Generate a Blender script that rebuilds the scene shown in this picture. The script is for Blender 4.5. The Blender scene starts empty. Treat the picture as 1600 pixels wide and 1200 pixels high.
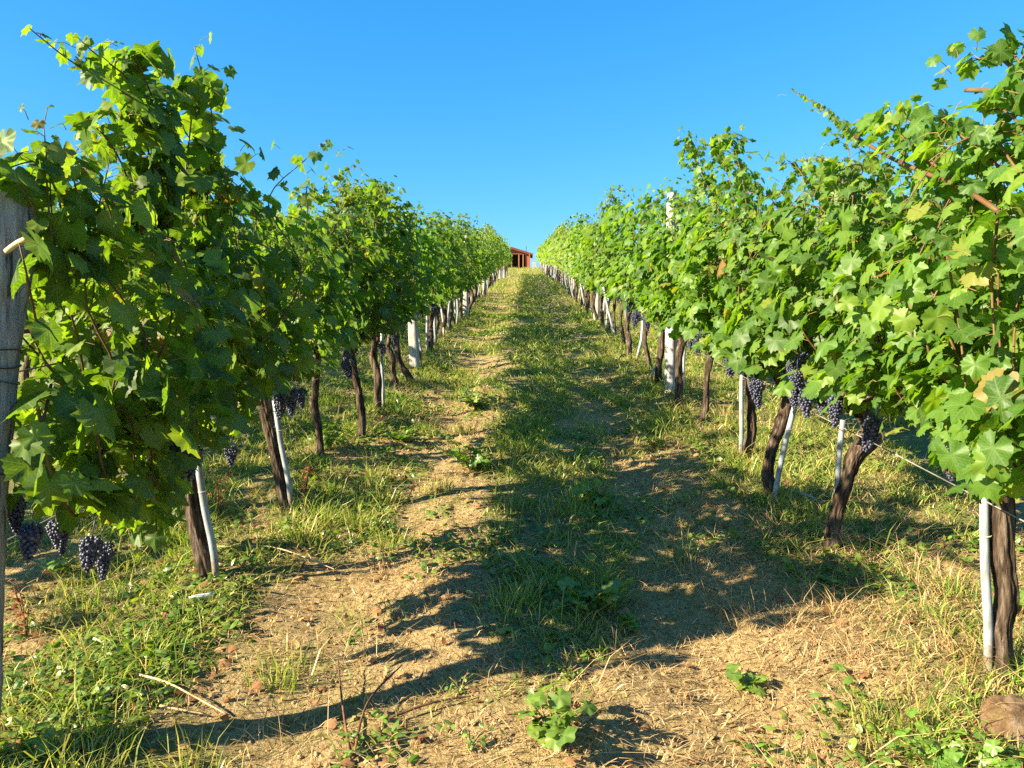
import bpy, math
import numpy as np
from mathutils import Vector, Matrix, Euler

# ------------------------------------------------------------------ camera, sky, sun, exposure
sc = bpy.context.scene
SLOPE = math.radians(6.0)
TS = math.tan(SLOPE)
CAM_H = 1.5
FOCAL = 1180.0                      # in pixels of the 1600 px wide photograph
cam_d = bpy.data.cameras.new("camera")
cam_d.sensor_width = 36.0
cam_d.lens = FOCAL / 1600.0 * 36.0
cam_d.clip_start = 0.05
cam_d.clip_end = 2000.0
cam = bpy.data.objects.new("camera", cam_d)
sc.collection.objects.link(cam)
cam.location = (0, 0, CAM_H / math.cos(SLOPE))
PITCH = math.degrees(SLOPE) - math.degrees(math.atan(200 / FOCAL))
cam.rotation_euler = Euler((math.radians(90 + PITCH), 0, math.radians(1.03)), 'XYZ')
sc.camera = cam
CM = Matrix.Translation(cam.location) @ cam.rotation_euler.to_matrix().to_4x4()

SUN_EL = math.radians(27.0)
SUN_TO = Vector((0.925, 0.38, 0)).normalized()          # horizontal direction in which shadows fall
SUN_DIR = Vector((-SUN_TO.x * math.cos(SUN_EL), -SUN_TO.y * math.cos(SUN_EL), math.sin(SUN_EL)))
w = bpy.data.worlds.new("World")
sc.world = w
w.use_nodes = True
wn = w.node_tree
bg = wn.nodes["Background"]
sky = wn.nodes.new("ShaderNodeTexSky")
sky.sky_type = 'NISHITA'
sky.sun_disc = False
sky.sun_elevation = SUN_EL
sky.sun_rotation = math.atan2(SUN_DIR.x, SUN_DIR.y)
sky.air_density = 1.0
sky.dust_density = 0.3
sky.ozone_density = 2.0
# the clear, deep blue of the day: red falls off faster than in the plain sky model
hs = wn.nodes.new("ShaderNodeHueSaturation")
hs.inputs["Saturation"].default_value = 1.2
wn.links.new(sky.outputs[0], hs.inputs["Color"])
sp_ = wn.nodes.new("ShaderNodeSeparateColor")
cb_ = wn.nodes.new("ShaderNodeCombineColor")
wn.links.new(hs.outputs[0], sp_.inputs[0])
for ch, (pw, gn) in enumerate(((1.177, .392), (.687, 1.331), (.40, 2.85))):
    p_ = wn.nodes.new("ShaderNodeMath")
    p_.operation = 'POWER'
    p_.inputs[1].default_value = pw
    g_ = wn.nodes.new("ShaderNodeMath")
    g_.operation = 'MULTIPLY'
    g_.inputs[1].default_value = gn
    wn.links.new(sp_.outputs[ch], p_.inputs[0])
    wn.links.new(p_.outputs[0], g_.inputs[0])
    wn.links.new(g_.outputs[0], cb_.inputs[ch])
wn.links.new(cb_.outputs[0], bg.inputs["Color"])
bg.inputs["Strength"].default_value = 0.051
sl = bpy.data.lights.new("sun", 'SUN')
sl.energy = 5.0
sl.angle = math.radians(0.5)
sl.color = (1.0, 0.86, 0.60)
so = bpy.data.objects.new("sun", sl)
sc.collection.objects.link(so)
so.rotation_euler = SUN_DIR.to_track_quat('Z', 'Y').to_euler()
sc.view_settings.view_transform = 'Standard'
sc.view_settings.look = 'None'
sc.view_settings.exposure = 2.05
sc.view_settings.gamma = 1.0
sc.cycles.max_bounces = 7
sc.cycles.diffuse_bounces = 4
sc.cycles.glossy_bounces = 2
sc.cycles.transmission_bounces = 5
sc.cycles.transparent_max_bounces = 4
sc.cycles.sample_clamp_indirect = 6.0
sc.cycles.use_denoising = False

# ------------------------------------------------------------------ helpers
rng = np.random.default_rng(11)
COL = sc.collection


def hash01(ix, iy, iz, seed):
    h = (ix.astype(np.int64) * 374761393 + iy.astype(np.int64) * 668265263 + iz.astype(np.int64) * 2147483647 + seed * 974711)
    h = (h ^ (h >> 13)) * 1274126177
    h = h & 0xFFFFFFFF
    h = (h ^ (h >> 16)) * 2246822519 & 0xFFFFFFFF
    return ((h ^ (h >> 15)) & 0xFFFFFF) / float(0xFFFFFF)


def vnoise(x, y, z=None, seed=0):
    x = np.asarray(x, float)
    y = np.asarray(y, float)
    z = np.zeros_like(x) if z is None else np.asarray(z, float)
    ix, iy, iz = np.floor(x), np.floor(y), np.floor(z)
    fx, fy, fz = x - ix, y - iy, z - iz
    fx, fy, fz = fx * fx * (3 - 2 * fx), fy * fy * (3 - 2 * fy), fz * fz * (3 - 2 * fz)
    r = 0
    for a in (0, 1):
        for b in (0, 1):
            for c in (0, 1):
                wgt = (fx if a else 1 - fx) * (fy if b else 1 - fy) * (fz if c else 1 - fz)
                r = r + wgt * hash01(ix + a, iy + b, iz + c, seed)
    return r * 2 - 1


def fbm(x, y, z=None, seed=0, oct=4):
    r, a, t = 0, 1.0, 0
    for k in range(oct):
        r = r + a * vnoise(np.asarray(x) * 2 ** k, np.asarray(y) * 2 ** k, None if z is None else np.asarray(z) * 2 ** k, seed + k)
        t += a
        a *= 0.5
    return r / t


def sstep(a, b, x):
    t = np.clip((x - a) / (b - a), 0, 1)
    return t * t * (3 - 2 * t)


def base_z(x, y):
    """smooth slope: straight up the hill, rounding over behind the shed"""
    y = np.asarray(y, float)
    z = TS * np.minimum(y, 96.0)
    over = np.clip(y - 96.0, 0, None)
    z = z + TS * 14 * (1 - np.exp(-over / 14.0)) - 0.02 * np.clip(y - 130, 0, None)
    z = z + 0.16 * np.exp(-((y - 34) / 13.0) ** 2)
    return z


def ground_z(x, y):
    x = np.asarray(x, float)
    y = np.asarray(y, float)
    near = np.exp(-np.clip(y - 12, 0, None) / 25.0)
    z = base_z(x, y)
    z = z + 0.035 * fbm(x * 0.9, y * 0.7, seed=3)
    z = z + near * (0.028 * fbm(x * 3.1, y * 3.1, seed=9, oct=3) + 0.018 * np.abs(fbm(x * 11, y * 11, seed=21, oct=3)))
    # wheel tracks a little lower, vine banks a little higher
    z = z - 0.035 * (np.exp(-((x + 0.75) / 0.25) ** 2) + np.exp(-((x - 0.68) / 0.22) ** 2))
    z = z + 0.04 * (np.exp(-((x + 1.5) / 0.3) ** 2) + np.exp(-((x - 1.58) / 0.3) ** 2))
    return z


def gz(x, y):
    return float(ground_z(np.array([x]), np.array([y]))[0])


def ray(px, py):
    d = Vector(((px - 800) / FOCAL, -(py - 600) / FOCAL, -1.0))
    return (CM.to_3x3() @ d)


def at_ground(px, py):
    """the point of the ground a photograph pixel looks at"""
    o, d = cam.location, ray(px, py)
    t = -o.z / (d.z - TS * d.y)
    for _ in range(6):
        p = o + d * t
        t += (gz(p.x, p.y) - p.z) / (d.z - TS * d.y) * 0.9
    return o + d * t


def at_x(px, py, X):
    """the point at lateral distance X (in a row of vines) that a pixel looks at"""
    o, d = cam.location, ray(px, py)
    return o + d * ((X - o.x) / d.x)


class MB:
    def __init__(s):
        s.V, s.T, s.U, s.n = [], [], [], 0

    def add(s, V, T, U=None):
        V = np.asarray(V, np.float32).reshape(-1, 3)
        T = np.asarray(T, np.int32).reshape(-1, 3)
        s.V.append(V)
        s.T.append(T + s.n)
        s.U.append(np.zeros((len(V), 2), np.float32) if U is None else np.asarray(U, np.float32).reshape(-1, 2))
        s.n += len(V)
        return s

    def mesh(s, name, mat, smooth=True, uv=False):
        me = bpy.data.meshes.new(name)
        V = np.concatenate(s.V) if s.V else np.zeros((0, 3), np.float32)
        T = np.concatenate(s.T) if s.T else np.zeros((0, 3), np.int32)
        me.vertices.add(len(V))
        me.vertices.foreach_set("co", V.ravel())
        me.loops.add(len(T) * 3)
        me.loops.foreach_set("vertex_index", T.ravel().astype(np.int32))
        me.polygons.add(len(T))
        me.polygons.foreach_set("loop_start", np.arange(0, len(T) * 3, 3, dtype=np.int32))
        me.polygons.foreach_set("loop_total", np.full(len(T), 3, np.int32))
        me.polygons.foreach_set("use_smooth", np.full(len(T), smooth, bool))
        if uv:
            l = me.uv_layers.new(name="UVMap")
            U = np.concatenate(s.U)[T.ravel()]
            l.data.foreach_set("uv", U.ravel().astype(np.float32))
        me.update(calc_edges=True)
        if mat:
            me.materials.append(mat)
        return me


def link(name, me, parent=None, loc=None):
    o = bpy.data.objects.new(name, me)
    COL.objects.link(o)
    if parent is not None:
        o.parent = parent
    if loc is not None:
        o.location = loc
    return o


def tag(o, label=None, cat=None, group=None, kind=None):
    if label:
        o["label"] = label
    if cat:
        o["category"] = cat
    if group:
        o["group"] = group
    if kind:
        o["kind"] = kind
    return o


def frames(P):
    P = np.asarray(P, float)
    T = np.gradient(P, axis=0)
    T /= np.linalg.norm(T, axis=1, keepdims=True) + 1e-9
    ref = np.array([1.0, 0, 0]) if abs(T[0][0]) < 0.8 else np.array([0, 1.0, 0])
    N = np.zeros_like(P)
    n = ref - T[0] * ref.dot(T[0])
    n /= np.linalg.norm(n)
    for i in range(len(P)):
        n = n - T[i] * n.dot(T[i])
        n /= np.linalg.norm(n) + 1e-9
        N[i] = n
    return T, N, np.cross(T, N)


def tube(P, R, sides=6, cap=True, bark=0.0, seed=0, flat=1.0):
    P = np.asarray(P, float)
    R = np.broadcast_to(np.asarray(R, float), (len(P),))
    T, N, B = frames(P)
    th = np.linspace(0, 2 * math.pi, sides, endpoint=False)
    rad = np.repeat(R[:, None], sides, 1)
    if bark:
        s = np.concatenate([[0], np.cumsum(np.linalg.norm(np.diff(P, axis=0), axis=1))])
        S = np.repeat(s[:, None], sides, 1)
        TH = np.repeat(th[None, :], len(P), 0) + S * 1.6
        a = vnoise(np.cos(TH) * 3.2 + 7, np.sin(TH) * 3.2, S * 5, seed)
        b = vnoise(np.cos(TH) * 7 + 7, np.sin(TH) * 7, S * 13, seed + 3)
        c = vnoise(np.cos(TH) * 1.1, np.sin(TH) * 1.1, S * 9, seed + 5)
        d_ = 1 - 2 * np.abs(vnoise(np.cos(TH) * 4.2 + 3, np.sin(TH) * 4.2, S * 2.2, seed + 9))
        rad = rad * (1 + bark * (0.45 * a + 0.35 * b + 0.6 * c + 0.8 * np.clip(d_, -.6, 1)))
    V = P[:, None, :] + rad[..., None] * (np.cos(th)[None, :, None] * N[:, None, :] + flat * np.sin(th)[None, :, None] * B[:, None, :])
    V = V.reshape(-1, 3)
    n = len(P)
    i = np.arange(n - 1)[:, None] * sides
    j = np.arange(sides)[None, :]
    k = (j + 1) % sides
    a, b, c, d = (i + j), (i + k), (i + sides + k), (i + sides + j)
    F = np.concatenate([np.stack([a, b, c], -1).reshape(-1, 3), np.stack([a, c, d], -1).reshape(-1, 3)])
    if cap:
        V = np.concatenate([V, P[:1], P[-1:]])
        jj, kk = np.arange(sides), (np.arange(sides) + 1) % sides
        F = np.concatenate([F, np.stack([np.full(sides, n * sides), kk, jj], -1),
                            np.stack([np.full(sides, n * sides + 1), (n - 1) * sides + jj, (n - 1) * sides + kk], -1)])
    return V, F


def smooth_path(pts, n, rad=None):
    """Catmull-Rom through the points"""
    p = np.asarray(pts, float)
    p = np.vstack([2 * p[0] - p[1], p, 2 * p[-1] - p[-2]])
    m = len(p) - 3
    t = np.linspace(0, m - 1e-6, n)
    k = t.astype(int)
    f = (t - k)[:, None]
    a, b, c, d = p[k], p[k + 1], p[k + 2], p[k + 3]
    q = 0.5 * ((2 * b) + (c - a) * f + (2 * a - 5 * b + 4 * c - d) * f ** 2 + (3 * b - a - 3 * c + d) * f ** 3)
    if rad is None:
        return q
    return q, np.interp(np.linspace(0, 1, n), np.linspace(0, 1, len(rad)), rad)


def box(mb, c, s, rot=None):
    V = np.array([[x, y, z] for x in (-.5, .5) for y in (-.5, .5) for z in (-.5, .5)]) * np.array(s)
    if rot is not None:
        V = V @ np.array(rot).T
    V = V + np.array(c)
    F = [(0, 1, 3), (0, 3, 2), (4, 6, 7), (4, 7, 5), (0, 4, 5), (0, 5, 1), (2, 3, 7), (2, 7, 6), (0, 2, 6), (0, 6, 4), (1, 5, 7), (1, 7, 3)]
    mb.add(V, F)


# ------------------------------------------------------------------ materials
def mat_new(name):
    m = bpy.data.materials.new(name)
    m.use_nodes = True
    nt = m.node_tree
    nt.nodes.clear()
    out = nt.nodes.new("ShaderNodeOutputMaterial")
    return m, nt, out


def N(nt, typ, **kw):
    n = nt.nodes.new(typ)
    for k, v in kw.items():
        if k.startswith("i_"):
            n.inputs[k[2:].replace("_", " ")].default_value = v
        else:
            setattr(n, k, v)
    return n


def ramp(nt, src, stops, interp='LINEAR'):
    r = nt.nodes.new("ShaderNodeValToRGB")
    r.color_ramp.interpolation = interp
    e = r.color_ramp.elements
    while len(e) < len(stops):
        e.new(0.5)
    for q, (p, c) in zip(e, stops):
        q.position = p
        q.color = (c[0], c[1], c[2], 1)
    nt.links.new(src, r.inputs[0])
    return r.outputs[0]


def mixc(nt, fac, a, b, mode='MIX'):
    m = nt.nodes.new("ShaderNodeMix")
    m.data_type = 'RGBA'
    m.blend_type = mode
    for sck, v in ((m.inputs[0], fac), (m.inputs[6], a), (m.inputs[7], b)):
        if isinstance(v, bpy.types.NodeSocket):
            nt.links.new(v, sck)
        elif isinstance(v, (int, float)):
            sck.default_value = v
        else:
            sck.default_value = (v[0], v[1], v[2], 1)
    return m.outputs[2]


def mth(nt, op, a, b=None, c=None, clamp=False):
    m = nt.nodes.new("ShaderNodeMath")
    m.operation = op
    m.use_clamp = clamp
    for i, v in enumerate((a, b, c)):
        if v is None:
            continue
        if isinstance(v, bpy.types.NodeSocket):
            nt.links.new(v, m.inputs[i])
        else:
            m.inputs[i].default_value = v
    return m.outputs[0]


def noise(nt, vec, scale, detail=4, rough=0.55):
    n = nt.nodes.new("ShaderNodeTexNoise")
    n.inputs["Scale"].default_value = scale
    n.inputs["Detail"].default_value = detail
    n.inputs["Roughness"].default_value = rough
    if vec is not None:
        nt.links.new(vec, n.inputs["Vector"])
    return n.outputs[0]


def mapping(nt, src, scale=(1, 1, 1)):
    m = nt.nodes.new("ShaderNodeMapping")
    m.inputs["Scale"].default_value = scale
    nt.links.new(src, m.inputs["Vector"])
    return m.outputs[0]


def leaf_material(name, stops, tr_gain=(2.4, 2.35, 0.5), trans=0.45, veins=True, back=(1.12, 1.12, 1.15), gloss=0.07, rough=0.42, patch=0.25, dry=0.0):
    """thin leaf: reflects one green, lets through a yellower one; every leaf its own shade"""
    m, nt, out = mat_new(name)
    geo = N(nt, "ShaderNodeNewGeometry")
    info = N(nt, "ShaderNodeObjectInfo")
    rnd = geo.outputs["Random Per Island"]
    col = ramp(nt, rnd, stops)
    tc = N(nt, "ShaderNodeTexCoord")
    n1 = noise(nt, tc.outputs["Object"], 34, 3)
    col = mixc(nt, patch, col, mixc(nt, n1, (0.025, 0.07, 0.012), (0.14, 0.23, 0.03)))
    # plants differ a little from each other
    hsv = N(nt, "ShaderNodeHueSaturation")
    nt.links.new(col, hsv.inputs["Color"])
    nt.links.new(mth(nt, 'ADD', 0.485, mth(nt, 'MULTIPLY', info.outputs["Random"], 0.02)), hsv.inputs["Hue"])
    nt.links.new(mth(nt, 'ADD', 0.85, mth(nt, 'MULTIPLY', info.outputs["Random"], 0.3)), hsv.inputs["Value"])
    col = hsv.outputs[0]
    if dry:
        pos = geo.outputs["Position"]
        df = ramp(nt, noise(nt, pos, 1.7, 4, 0.6), [(0.44, (0, 0, 0)), (0.66, (1, 1, 1))])
        col = mixc(nt, mth(nt, 'MULTIPLY', df, dry), col, (0.42, 0.34, 0.12))
    if veins:
        uv = N(nt, "ShaderNodeUVMap")
        sep = N(nt, "ShaderNodeSeparateXYZ")
        nt.links.new(uv.outputs[0], sep.inputs[0])
        x = mth(nt, 'ABSOLUTE', sep.outputs[0])
        y = sep.outputs[1]
        dmin = None
        for a in (0, 52, 106):
            sa, ca = math.sin(math.radians(a)), math.cos(math.radians(a))
            perp = mth(nt, 'ABSOLUTE', mth(nt, 'SUBTRACT', mth(nt, 'MULTIPLY', x, ca), mth(nt, 'MULTIPLY', y, sa)))
            along = mth(nt, 'ADD', mth(nt, 'MULTIPLY', x, sa), mth(nt, 'MULTIPLY', y, ca))
            pen = mth(nt, 'ADD', perp, mth(nt, 'MULTIPLY', mth(nt, 'LESS_THAN', along, 0.0), 5.0))
            dmin = pen if dmin is None else mth(nt, 'MINIMUM', dmin, pen)
            # side veins off this rib
            sv = mth(nt, 'ABSOLUTE', mth(nt, 'SUBTRACT', mth(nt, 'FRACT', mth(nt, 'MULTIPLY', mth(nt, 'SUBTRACT', along, perp), 5.5)), 0.5))
            sv = mth(nt, 'ADD', mth(nt, 'MULTIPLY', sv, 0.22), mth(nt, 'ADD', 0.005, mth(nt, 'MULTIPLY', mth(nt, 'GREATER_THAN', perp, 0.3), 5.0)))
            dmin = mth(nt, 'MINIMUM', dmin, sv)
        vf = mth(nt, 'SUBTRACT', 1.0, mth(nt, 'MULTIPLY', dmin, 38.0), clamp=True)
        col = mixc(nt, mth(nt, 'MULTIPLY', vf, 0.45), col, (0.22, 0.30, 0.10))
        rad_ = mth(nt, 'SQRT', mth(nt, 'ADD', mth(nt, 'MULTIPLY', x, x), mth(nt, 'MULTIPLY', y, y)))
        rr2 = mth(nt, 'FRACT', mth(nt, 'MULTIPLY', rnd, 61.7))
        ed_ = mth(nt, 'ADD', rad_, mth(nt, 'MULTIPLY', mth(nt, 'SUBTRACT', noise(nt, tc.outputs["Object"], 55, 4), 0.5), 0.9))
        ed_ = ramp(nt, ed_, [(0.78, (0, 0, 0)), (0.95, (1, 1, 1))])
        col = mixc(nt, mth(nt, 'MULTIPLY', ed_, mth(nt, 'MULTIPLY', mth(nt, 'GREATER_THAN', rr2, 0.8), 0.7)), col, (0.20, 0.11, 0.035))
        sprk = ramp(nt, noise(nt, tc.outputs["Object"], 130, 3, .6), [(0.62, (0, 0, 0)), (0.70, (1, 1, 1))])
        col = mixc(nt, mth(nt, 'MULTIPLY', sprk, 0.22), col, (0.26, 0.30, 0.20))
    pale = mixc(nt, 1.0, col, back, 'MULTIPLY')
    pale = mixc(nt, 0.2, pale, (0.12, 0.17, 0.07))
    fcol = mixc(nt, geo.outputs["Backfacing"], col, pale)
    tcol = mixc(nt, 1.0, col, tr_gain, 'MULTIPLY')
    d = N(nt, "ShaderNodeBsdfDiffuse")
    nt.links.new(fcol, d.inputs["Color"])
    t = N(nt, "ShaderNodeBsdfTranslucent")
    nt.links.new(tcol, t.inputs["Color"])
    mx = N(nt, "ShaderNodeMixShader")
    mx.inputs[0].default_value = trans
    nt.links.new(d.outputs[0], mx.inputs[1])
    nt.links.new(t.outputs[0], mx.inputs[2])
    if gloss:
        g = N(nt, "ShaderNodeBsdfGlossy")
        g.inputs["Roughness"].default_value = rough
        g.inputs["Color"].default_value = (1, 1, 1, 1)
        m2 = N(nt, "ShaderNodeMixShader")
        nt.links.new(mth(nt, 'MULTIPLY', mth(nt, 'SUBTRACT', 1.0, geo.outputs["Backfacing"]), gloss), m2.inputs[0])
        nt.links.new(mx.outputs[0], m2.inputs[1])
        nt.links.new(g.outputs[0], m2.inputs[2])
        nt.links.new(m2.outputs[0], out.inputs[0])
    else:
        nt.links.new(mx.outputs[0], out.inputs[0])
    return m


def principled(name, color, rough=0.8, bump_src=None, bump=0.3, dist=0.01, spec=0.3):
    m, nt, out = mat_new(name)
    b = N(nt, "ShaderNodeBsdfPrincipled")
    b.inputs["Roughness"].default_value = rough
    b.inputs["Specular IOR Level"].default_value = spec
    nt.links.new(b.outputs[0], out.inputs[0])
    col = color(nt) if callable(color) else color
    if isinstance(col, bpy.types.NodeSocket):
        nt.links.new(col, b.inputs["Base Color"])
    else:
        b.inputs["Base Color"].default_value = (*col, 1)
    if bump_src:
        bp = N(nt, "ShaderNodeBump")
        bp.inputs["Strength"].default_value = bump
        bp.inputs["Distance"].default_value = dist
        nt.links.new(bump_src(nt), bp.inputs["Height"])
        nt.links.new(bp.outputs[0], b.inputs["Normal"])
    return m


def objco(nt, sc_=(1, 1, 1)):
    return mapping(nt, N(nt, "ShaderNodeTexCoord").outputs["Object"], sc_)


M = {}
M['vine_leaf'] = leaf_material("vine_leaf", [(0.0, (0.022, 0.072, 0.010)), (0.35, (0.046, 0.125, 0.012)), (0.7, (0.082, 0.180, 0.014)),
                                             (0.96, (0.150, 0.235, 0.018)), (0.985, (0.20, 0.21, 0.03)), (0.995, (0.24, 0.12, 0.04)), (1.0, (0.22, 0.07, 0.03))], gloss=.018, rough=.5)
M['weed_leaf'] = leaf_material("weed_leaf", [(0, (0.065, 0.16, 0.02)), (0.6, (0.12, 0.235, 0.025)), (1, (0.20, 0.29, 0.03))], trans=0.35, gloss=0.04)
M['dry_leaf'] = leaf_material("dry_leaf", [(0, (0.20, 0.10, 0.045)), (0.5, (0.33, 0.19, 0.09)), (1, (0.42, 0.28, 0.14))], tr_gain=(1.5, 1.2, 0.8), trans=0.25,
                              veins=False, back=(1, 1, 1), gloss=0, patch=0.0)
M['red_leaf'] = leaf_material("red_leaf", [(0, (0.16, 0.05, 0.03)), (0.5, (0.24, 0.09, 0.04)), (1, (0.36, 0.17, 0.07))], tr_gain=(1.6, 1.2, 0.8), trans=0.3,
                              veins=False, back=(1, 1, 1), gloss=0, patch=0.0)
M['grass'] = leaf_material("grass_blade", [(0, (0.075, 0.165, 0.016)), (0.35, (0.14, 0.24, 0.022)), (0.65, (0.25, 0.31, 0.04)), (0.82, (0.38, 0.35, 0.09)), (1, (0.50, 0.42, 0.19))],
                           tr_gain=(1.8, 1.8, 0.9), trans=0.35, veins=False, back=(1, 1, 1), gloss=0.03, patch=0.08, dry=.6)
M['straw'] = leaf_material("straw", [(0, (0.29, 0.18, 0.08)), (0.5, (0.47, 0.325, 0.15)), (0.85, (0.58, 0.44, 0.23)), (1, (0.30, 0.15, 0.08))], tr_gain=(1, 1, 0.8), trans=0.12,
                           veins=False, back=(1, 1, 1), gloss=0.03, patch=0.0)
M['cover'] = leaf_material("ground_cover_leaf", [(0, (0.055, 0.13, 0.02)), (0.6, (0.11, 0.20, 0.025)), (1, (0.20, 0.27, 0.04))], trans=0.3, veins=False, gloss=0.04, patch=0.1)


def bark_col(nt):
    v = objco(nt, (22, 22, 2.6))
    n1 = noise(nt, v, 2.2, 6, 0.65)
    n2 = noise(nt, objco(nt), 14, 4)
    c = ramp(nt, n1, [(0.38, (0.010, 0.007, 0.005)), (0.48, (0.045, 0.030, 0.021)), (0.6, (0.13, 0.10, 0.078)), (0.74, (0.28, 0.235, 0.19))])
    return mixc(nt, mth(nt, 'MULTIPLY', n2, 0.3), c, (0.10, 0.066, 0.045))


M['bark'] = principled("vine_bark", bark_col, 0.9, lambda nt: noise(nt, objco(nt, (30, 30, 3)), 2.5, 6, 0.7), 1.0, 0.012, 0.15)


def cane_col(nt):
    return ramp(nt, noise(nt, objco(nt), 9, 3), [(0.3, (0.055, 0.028, 0.014)), (0.5, (0.11, 0.052, 0.022)), (0.7, (0.12, 0.09, 0.03))])


M['cane'] = principled("cane_bark", cane_col, 0.6, lambda nt: noise(nt, objco(nt), 120, 3), 0.3, 0.002)
M['petiole'] = principled("petiole", lambda nt: ramp(nt, N(nt, "ShaderNodeNewGeometry").outputs["Random Per Island"], [(0, (0.16, 0.17, 0.05)), (1, (0.26, 0.12, 0.06))]), 0.5)


def berry_col(nt):
    geo = N(nt, "ShaderNodeNewGeometry")
    base = ramp(nt, geo.outputs["Random Per Island"], [(0, (0.010, 0.010, 0.026)), (0.6, (0.018, 0.018, 0.045)), (0.95, (0.035, 0.02, 0.045)), (1, (0.11, 0.03, 0.035))])
    n1 = noise(nt, objco(nt), 60, 3)
    f = ramp(nt, n1, [(0.35, (0, 0, 0)), (0.65, (1, 1, 1))])
    fac = mth(nt, 'MULTIPLY', mth(nt, 'ADD', 0.35, mth(nt, 'MULTIPLY', geo.outputs["Random Per Island"], 0.5)), f)
    return mixc(nt, fac, base, (0.095, 0.118, 0.20))


M['berry'] = principled("grape_skin", berry_col, 0.42, spec=0.45)


def wood_col(nt):
    v = objco(nt, (34, 34, 2.2))
    n1 = noise(nt, v, 1.6, 8, 0.7)
    n2 = noise(nt, objco(nt, (6, 6, 1.2)), 1.6, 3)
    c = ramp(nt, n1, [(0.36, (0.05, 0.046, 0.044)), (0.44, (0.24, 0.235, 0.23)), (0.6, (0.38, 0.375, 0.37)), (0.75, (0.50, 0.49, 0.48))])
    return mixc(nt, ramp(nt, n2, [(0.5, (0, 0, 0)), (0.75, (0.6, 0.6, 0.6))]), c, (0.20, 0.135, 0.08))


M['old_wood'] = principled("weathered_wood", wood_col, 0.88, lambda nt: noise(nt, objco(nt, (36, 36, 2.0)), 1.6, 8, 0.72), 1.0, 0.02, 0.15)


def pale_col(nt):
    n1 = noise(nt, objco(nt, (10, 10, 2.5)), 2.5, 5, 0.6)
    n2 = noise(nt, objco(nt), 40, 4)
    c = ramp(nt, n1, [(0.3, (0.20, 0.18, 0.165)), (0.5, (0.38, 0.36, 0.35)), (0.7, (0.50, 0.48, 0.475))])
    return mixc(nt, ramp(nt, n2, [(0.55, (0, 0, 0)), (0.7, (0.5, 0.5, 0.5))]), c, (0.22, 0.19, 0.17))


M['pale_post'] = principled("pale_post", pale_col, 0.85, lambda nt: noise(nt, objco(nt, (8, 8, 2)), 8, 5, 0.65), 0.6, 0.01, 0.2)


def stake_col(nt):
    n1 = noise(nt, objco(nt, (6, 6, 1.5)), 5, 4)
    z = N(nt, "ShaderNodeSeparateXYZ")
    nt.links.new(N(nt, "ShaderNodeTexCoord").outputs["Object"], z.inputs[0])
    mud = mth(nt, 'SUBTRACT', mth(nt, 'ADD', noise(nt, objco(nt), 38, 4, .65), .12), mth(nt, 'MULTIPLY', z.outputs[2], 2.4))
    mud = ramp(nt, mud, [(0.3, (0, 0, 0)), (0.5, (.85, .85, .85))])
    c_ = ramp(nt, n1, [(0.32, (0.14, 0.14, 0.14)), (0.5, (0.255, 0.285, 0.31)), (0.7, (0.33, 0.37, 0.395))])
    return mixc(nt, mud, c_, (0.17, 0.11, 0.06))


M['stake'] = principled("grey_stake", stake_col, 0.5, lambda nt: noise(nt, objco(nt), 30, 4), 0.15, 0.004, 0.4)
M['wire'] = principled("wire", lambda nt: ramp(nt, noise(nt, objco(nt), 3, 3), [(0.4, (0.10, 0.09, 0.085)), (0.6, (0.26, 0.25, 0.24))]), 0.5)
M['dark_wire'] = principled("dark_wire", lambda nt: ramp(nt, noise(nt, objco(nt), 30, 3), [(0.4, (0.03, 0.026, 0.024)), (0.6, (0.08, 0.06, 0.05))]), 0.6)
M['twine'] = principled("twine", lambda nt: ramp(nt, noise(nt, objco(nt), 60, 3), [(0.4, (0.30, 0.26, 0.20)), (0.6, (0.50, 0.46, 0.38))]), 0.8)
M['twig'] = principled("red_twig", lambda nt: ramp(nt, noise(nt, objco(nt), 20, 3), [(0.35, (0.07, 0.03, 0.02)), (0.65, (0.19, 0.08, 0.045))]), 0.7)
M['dry_cane'] = principled("dry_cane", lambda nt: ramp(nt, noise(nt, objco(nt), 25, 3), [(0.35, (0.36, 0.24, 0.12)), (0.65, (0.60, 0.47, 0.28))]), 0.7)


def soil_col(nt):
    pos = N(nt, "ShaderNodeNewGeometry").outputs["Position"]
    att = N(nt, "ShaderNodeAttribute", attribute_name="green")
    n1 = noise(nt, pos, 2.2, 6, 0.6)
    n2 = noise(nt, pos, 45, 5, 0.65)
    n3 = noise(nt, mapping(nt, pos, (70, 9, 9)), 1.0, 4, 0.6)
    c = ramp(nt, n1, [(0.34, (0.17, 0.098, 0.040)), (0.5, (0.38, 0.255, 0.108)), (0.68, (0.47, 0.345, 0.165))])
    c = mixc(nt, 0.75, c, ramp(nt, n2, [(0.32, (0.10, 0.062, 0.028)), (0.48, (0.37, 0.26, 0.115)), (0.68, (0.58, 0.45, 0.235))]))
    c = mixc(nt, ramp(nt, n3, [(0.56, (0, 0, 0)), (0.66, (0.7, 0.7, 0.7))]), c, (0.55, 0.43, 0.23))
    g = mixc(nt, noise(nt, pos, 30, 4), (0.055, 0.10, 0.022), (0.20, 0.22, 0.07))
    gf = mth(nt, 'ADD', mth(nt, 'MULTIPLY', att.outputs["Fac"], 1.1), mth(nt, 'MULTIPLY', mth(nt, 'SUBTRACT', noise(nt, pos, 14, 5, 0.7), 0.5), 1.3))
    gf = mth(nt, 'MULTIPLY', mth(nt, 'SUBTRACT', gf, 0.25), 1.8, clamp=True)
    return mixc(nt, mth(nt, 'MULTIPLY', gf, 0.75), c, g)


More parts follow.
